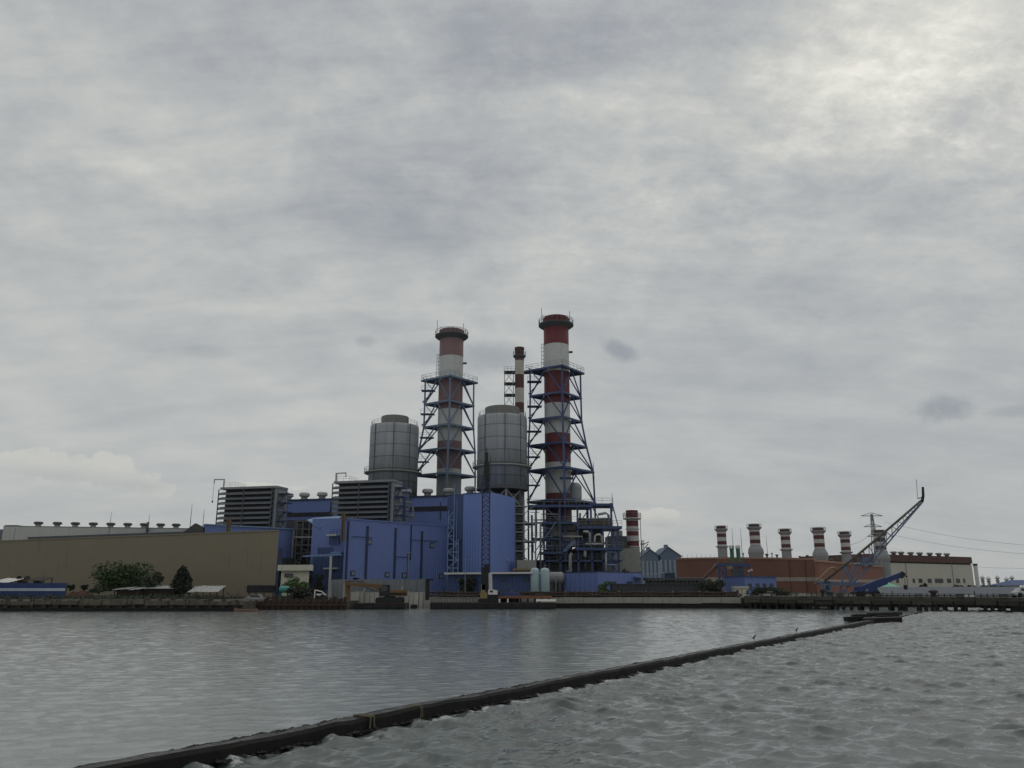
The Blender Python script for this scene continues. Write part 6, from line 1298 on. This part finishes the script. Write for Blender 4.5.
for i in range(n): x = xa+(xb-xa)*(i+.5)/n; mb = MB(); mb.bar((x, 123.2, z00-.1), (x, 123.2, zof(590.4, 123) if i % 4 == 0 else zr[1]+.1), .1); mb.build('post', M['concrete'] if i % 4 == 0 else M['rust'], t)
# undergrowth between quay and plant
mb = MB(); r = random.Random(5); x0, x1 = P(440, 590, 128).x, P(737, 590, 128).x
for i in range(9500):
    x = r.uniform(x0, x1); y = r.uniform(125, 132); h = .85+.55*mnoise.noise(Vector((x*.35, 3, 1)))
    c = Vector((x, y, ZL+abs(r.gauss(0, .5))*h*.8)); s = r.uniform(.1, .26)
    a = Vector((r.gauss(0,1), r.gauss(0,1), r.gauss(0,1))).normalized(); b = a.cross(Vector((r.gauss(0,1), r.gauss(0,1), r.gauss(0,1)))).normalized()
    mb.add([c-a*s, c-b*s*.5, c+a*s, c+b*s*.5], [(0,1,2,3)])
o = mb.build('undergrowth', M['leaf_dark'], None, fix=False); o['kind'] = 'stuff'; o['label'] = 'dark low undergrowth behind the quay rail'
mb = MB(); x0, x1 = P(-190, 590, 127).x, P(240, 590, 127).x
for i in range(5200):
    x = r.uniform(x0, x1); y = r.uniform(107.2, 130); c = Vector((x, y, ZL+abs(r.gauss(0, .22))*(1+.8*mnoise.noise(Vector((x*.2, 1, 1)))))); s = r.uniform(.08, .22)
    a = Vector((r.gauss(0,1), r.gauss(0,1), r.gauss(0,1))).normalized(); b = a.cross(Vector((r.gauss(0,1), r.gauss(0,1), r.gauss(0,1)))).normalized()
    mb.add([c-a*s, c-b*s*.5, c+a*s, c+b*s*.5], [(0,1,2,3)])
o = mb.build('grass', M['leaf_mid'], None, fix=False); o['kind'] = 'stuff'; o['label'] = 'dull grass and weeds along the left bank'
# lamp posts in the yard
for (px, yt, yb, Y, lab) in [(465, 560, 590, 138, 'slim grey lamp post before the tall blue block'), (407.5, 553, 588, 135, 'slim grey lamp post before the front blue hall'), (556, 577, 590, 134, 'short grey lamp post beside the pressure vessel')]:
    p = P(px, yb, Y); z1 = zof(yt, Y); t = thing('lamp_post', lab, 'lamp post', (p.x, Y, ZL)); mb = MB(); mb.tube([(p.x, Y, ZL-.2), (p.x, Y, z1)], .06, 6); mb.build('pole', M['grey'], t); mb = MB(); mb.bar((p.x-.4, Y, z1), (p.x+.4, Y, z1+.08), .18, .1); mb.build('lamp_head', M['grey'], t)

# ------------------------------------------------------------------ pier on piles, right
fp = Fac(744, 600, 119, 1090, 600, 99)
pier = thing('pier', 'long dark jetty on rows of piles across the right side', 'pier', base((fp.a+fp.b)/2, 0)); L = fp.L
zd = zof(596.8, 111); q = lambda s, o, z: V(fp.a+fp.u*s+fp.n*o, z)
def plank(s0, s1, o0, o1, z0, z1, name, m):
    mb = MB(); mb.hexa([q(s0,o0,z0), q(s1,o0,z0), q(s1,o1,z0), q(s0,o1,z0), q(s0,o0,z1), q(s1,o0,z1), q(s1,o1,z1), q(s0,o1,z1)]); return mb.build(name, m, pier)
n = 17
for i in range(n):
    s0, s1 = L*i/n, L*(i+1)/n-.06; dz = R.uniform(-.12,.10)
    plank(s0, s1, .0, -9.5, zd-.42+dz*.3, zd+dz*.4, 'deck_slab', M['deck'])
    plank(s0+.1, s1, .25, .03, zd-.95+dz, zd-.52+dz, 'edge_beam', M['timber'] if i % 3 else M['concrete_dark'])
    plank(s0+.05, s1+.02, .12, -.12, zd-.5, zd-.43, 'ledge', M['deck'])
    if i % 2: plank(s0+.5, s1-1, .30, -.2, zd+.05, zd+.32+.15*R.random(), 'kerb', M['concrete'] if i in (1, 3) else M['deck'])
rows = 34
for i in range(rows):
    s = L*(i+.5)/rows + R.uniform(-.5,.5)
    if 15 < i < 19 or i > 30: pass
    for o in ((.0, -3.2) if i % 3 == 0 else (.0,)):
        mb = MB(); p = q(s, o, 0); mb.tube([V(p, -1.2), V(p, zd-.5)], .24, 10); mb.build('pile', M['concrete_wet'], pier)
    if i % 3 == 1:
        mb = MB(); p = q(s+.75, -.1, 0); mb.tube([V(p, -1.2), V(p, zd-.6)], .22, 10); mb.build('pile', M['concrete_wet'], pier)
for (s0, s1, h) in [(.0, .24, .55), (.72, 1.0, .45)]:
    plank(L*s0, L*s1, -.6, -9, .18+h*.5, zd-.45, 'soffit_wall', M['timber'])
plank(0, L*.80, -.4, -.9, zd-1.25, zd-.5, 'cross_beam', M['timber'])
plank(L*.80, L, .2, -4, -.8, zd-.45, 'solid_base', M['concrete_wet'])
# rail and bits on the pier
mb = MB(); 
for i in range(60): p = q(L*(i+.5)/60, -.5, 0); mb.bar(V(p, zd), V(p, zd+.45+.3*(i % 7 == 0)), .09)
mb.bar(q(0, -.5, zd+.4), q(L, -.5, zd+.4), .06)
mb.build('handrail', M['timber'], pier)
for k, (px, w, h, m, lab) in enumerate([(823, 1.0, 1.0, 'timber', 'dark bollard left of the lattice jib foot'), (830.5, 1.2, .8, 'grey_dark', 'short dark bollard right under the lattice jib foot'), (934, 1.6, .9, 'timber', 'dark bollard on the pier below the maroon-roofed hall'), (770, 1.2, .7, 'grey_dark', 'squat dark bollard near the guard booth end of the pier')]):
    p = fp.at(px, 597, -.9); s = .14; t = thing('bollard', lab, 'bollard', V(p, zd), 'bollards on the pier'); mb = MB(); mb.lathe((p.x, p.y), [(.28*w, zd), (.2*w, zd+.25*h), (.2*w, zd+.6*h)], 12); mb.build('stem', M[m], t); mb = MB(); mb.lathe((p.x, p.y), [(.2*w, zd+.55*h), (.36*w, zd+.65*h), (.36*w, zd+.85*h), (.2*w, zd+h)], 12); mb.build('head', M[m], t)
p = fp.at(1024, 598, -1.3); t = thing('parked_car', 'white car on the pier at the right edge', 'car', V(p, zd)); car(t, (p.x, p.y, zd), 2.6, 1.3, mat('dusty_white_car_paint', (.45,.45,.45), .5))
for (px0, px1, lab) in [(812, 845, 'long pale concrete slab lying on the jetty left of the lattice jib foot'), (760, 776, 'short pale slab lying on the jetty near the guard booth')]:
    a, b = fp.at(px0, 597, -1.2), fp.at(px1, 597, -1.2); mb = MB(); mb.bar(V(a, zd+.16), V(b, zd+.16), .8, .3); tag(mb.build('slab', M['concrete'], None), lab, 'slab')
# pile-up of land behind the pier
mb = MB(); a, b = P(752, 603, 129), P(1500, 603, 129)
mb.box(a.x, b.x, 127.6, 128.4, -1, ZL+.1); tag(mb.build('sea_wall', M['concrete_dark'], None), 'dark sea wall behind the jetty on the right', 'sea wall')

# ------------------------------------------------------------------ lattice jib crane on the pier
Y = 116; E = lambda px, py, dy=0: P(px, py, Y+dy)
zj = zd+.01; jb = thing('derrick_crane', 'pale blue lattice derrick jib with a long tan tube rising to the right', 'crane', V(E(832, 596), zd)); SL = mat('faded_crane_blue', (.105,.135,.20), .6, var=.2)
def jbar(name, pts, w, m=SL): 
    for a, b in zip(pts, pts[1:]): mb = MB(); mb.bar(a, b, w); mb.build(name, m, jb)
def foot(px, dy): v = E(px, 596, dy); return V(v, zd)
for dy in (-1, 1):
    jbar('leg', [foot(821.5, dy), E(825.5, 581, dy)], .26); jbar('leg', [foot(832.5, dy), E(828, 581, dy)], .26)
    jbar('base_beam', [E(815, 582, dy), E(862, 583.5, dy)], .26); jbar('base_beam', [E(819, 584.5, dy), E(862, 585.5, dy)], .2)
    for i in range(7): jbar('lace', [E(820+6*i, 584.5, dy), E(823+6*i, 582.3, dy), E(826+6*i, 584.7, dy)], .13)
    jbar('mast_leg', [E(839, 596, dy*.9), E(845.3, 567, dy*.3)], .2); jbar('mast_leg', [E(852, 584, dy*.9), E(845.3, 567, dy*.3)], .2)
    jbar('stay', [E(856, 566, dy*.5), E(843, 596, dy)], .15); jbar('stay', [E(868, 568, dy*.5), E(851, 586, dy)], .15); jbar('stay', [E(874, 563, dy*.5), E(838, 596, dy)], .15)
jbar('cross_tie', [E(845.3, 567, -.4), E(845.3, 567, .4)], .2); jbar('winch_bar', [E(825, 584, -1), E(825, 584, 1)], .5)
mb = MB(); a, b = E(823.8, 586), E(829.2, 586); mb.box(a.x, b.x, Y-.7, Y+.7, zof(595, Y), zof(585, Y)); mb.build('winch_box', SL, jb)
# main tube and the bent pipe
mb = MB(); mb.smooth = True; mb.tube([E(823, 582.5), E(860, 553), E(900, 519), E(921.5, 500.2)], [.17, .17, .16, .14], 10); mb.build('tube', M['tube'], jb)
mb = MB(); mb.smooth = True; mb.tube([E(814, 584.0, -.8), E(822, 576, -.8), E(828, 570, -.8), E(831.5, 567.6, -.8), E(834.5, 568, -.8), E(837, 571, -.6)], .13, 8); mb.build('bent_pipe', M['yellow'], jb)
# lower chords and lacing
lo = [(839, 594), (858, 578), (871, 564), (884, 548), (903, 525), (922.3, 502.5)]; 
for dy in (-.8, .8): jbar('lower_chord', [E(a, b, dy*(1-.75*i/5)) for i, (a, b) in enumerate(lo)], .16)
jbar('mid_chord', [E(870, 558), E(921, 503)], .14)
def onl(pts, x):
    for (a, b), (c, d) in zip(pts, pts[1:]):
        if a <= x <= c: return b+(d-b)*(x-a)/(c-a)
    return pts[-1][1]
up = [(823, 582.5), (860, 553), (900, 519), (921.5, 500.2)]
for i in range(13):
    x0 = 846+i*5.7; x1 = x0+5.7
    for dy in (-.8, .8):
        k = dy*(1-.75*min(1, max(0, (x0-839)/83)))
        jbar('lacing', [E(x0, onl(up, x0), 0), E(x1+1.0, onl(lo, min(x1+1.0, 922)), k)], .075)
        jbar('lacing', [E(x1, onl(up, x1), 0), E(x1+1.0, onl(lo, min(x1+1.0, 922)), k)], .08)
mb = MB(); a, b = E(858, 563), E(876, 563); mb.box(a.x, b.x, Y-1.1, Y+1.1, zof(565, Y), zof(563.6, Y)); pl = mb.build('platform', M['steel_pale'], jb)
mb = MB(); railing(mb, [(a.x, Y-1.1, zof(563.6, Y)), (b.x, Y-1.1, zof(563.6, Y))], .55, .06, step=.7); mb.build('railing', SL, pl)
mb = MB(); pbox(mb, 863, 870, 557.5, 563.4, Y-.4, .8); mb.build('motor_house', SL, jb)
mb = MB(); mb.smooth = True; mb.tube([E(922, 502), E(923.2, 496), E(922.8, 487)], [.22, .2, .17], 8); mb.build('tip_post', M['black'], jb)
mb = MB(); mb.bar(E(918, 498.5), E(923, 497), .14); mb.bar(E(917.6, 498.5), E(916.4, 479.5), .05); mb.build('antenna', M['grey_dark'], jb)
# deep blue truck crane
Y = 112.5; E = lambda px, py, dy=0: P(px, py, Y+dy); tc = thing('truck_crane', 'deep blue truck crane with its boom raised to the right', 'mobile crane', V(E(870, 597), zd))
mb = MB(); mb.slab([V(E(857, 596), zd+.55), V(E(882.5, 596), zd+.55), E(883, 593), E(878, 591.5), E(876, 588.4), E(866, 588.8), E(864.5, 586.6), E(860.5, 587.2), E(859.5, 590.6), E(857, 592)], (0, 2.0, 0)); bd = mb.build('body', M['crane_blue'], tc)
mb = MB(); mb.box(E(866, 590).x, E(868, 590).x, Y-.03, Y-.003, zof(591.2, Y), zof(588.9, Y)); mb.build('window', M['grey'], bd)
mb = MB(); a, b = E(856, 596).x, E(884, 596).x; mb.box(a, b, Y+.1, Y+1.9, zd+.32, zd+.55-.004); mb.build('chassis', M['black'], tc)
for px in (859, 863.5, 875, 880):
    for dy in (-.05, 1.75): mb = MB(); v = E(px, 596, dy); mb.tube([(v.x, Y+dy, zd+.36), (v.x, Y+dy+.3, zd+.36)], .36, 14); mb.build('wheel', M['tyre'], tc)
mb = MB(); d0, d1 = E(861, 589.8, .7), E(901.5, 574.5, .7); dm_ = d0.lerp(d1, .6); mb.bar(d0, dm_, .75, .95); mb.build('boom', M['crane_blue'], tc)
mb = MB(); mb.bar(d0.lerp(d1, .45), d1, .5, .68); mb.build('boom', M['crane_blue'], tc)
mb = MB(); mb.bar(d1-Vector((.2,0,.35)), d1+Vector((.3,0,.25)), .55); mb.bar(d1+Vector((.2,0,-.1)), d1+Vector((.75,0,-.3)), .15); mb.build('boom_head', M['black'], tc)
mb = MB(); mb.bar(E(878, 592, .7), d0.lerp(d1, .42), .22); mb.build('lift_ram', M['grey'], tc)
mb = MB(); mb.bar(E(878, 588, -.1), E(881.5, 593.5, -.1), .18); mb.build('outrigger', M['offwhite'], tc)
mb = MB(); v = d1+Vector((.35,0,-.4)); mb.bar(v, v-Vector((0,0,1.0)), .05); mb.box(v.x-.2, v.x+.2, v.y-.15, v.y+.15, v.z-1.6, v.z-1.0); mb.build('hook_block', M['black'], tc)

# ------------------------------------------------------------------ the humid air over the estuary
mb = MB(); mb.box(-900, 900, -60, 900, -3.0, 75)
hm = bpy.data.materials.new('haze_air'); hm.use_nodes = True; hn = NT(hm.node_tree)
hm.node_tree.nodes.remove(hm.node_tree.nodes['Principled BSDF'])
pv = hn.n('ShaderNodeVolumePrincipled'); pv.inputs['Color'].default_value = (.86,.90,.95,1); pv.inputs['Density'].default_value = .00006; pv.inputs['Anisotropy'].default_value = .2
hm.node_tree.links.new(pv.outputs[0], hm.node_tree.nodes['Material Output'].inputs['Volume'])
hz_ = mb.build('haze', hm, None); hz_['kind'] = 'stuff'; hz_['label'] = 'thin humid haze over the water and the plant'
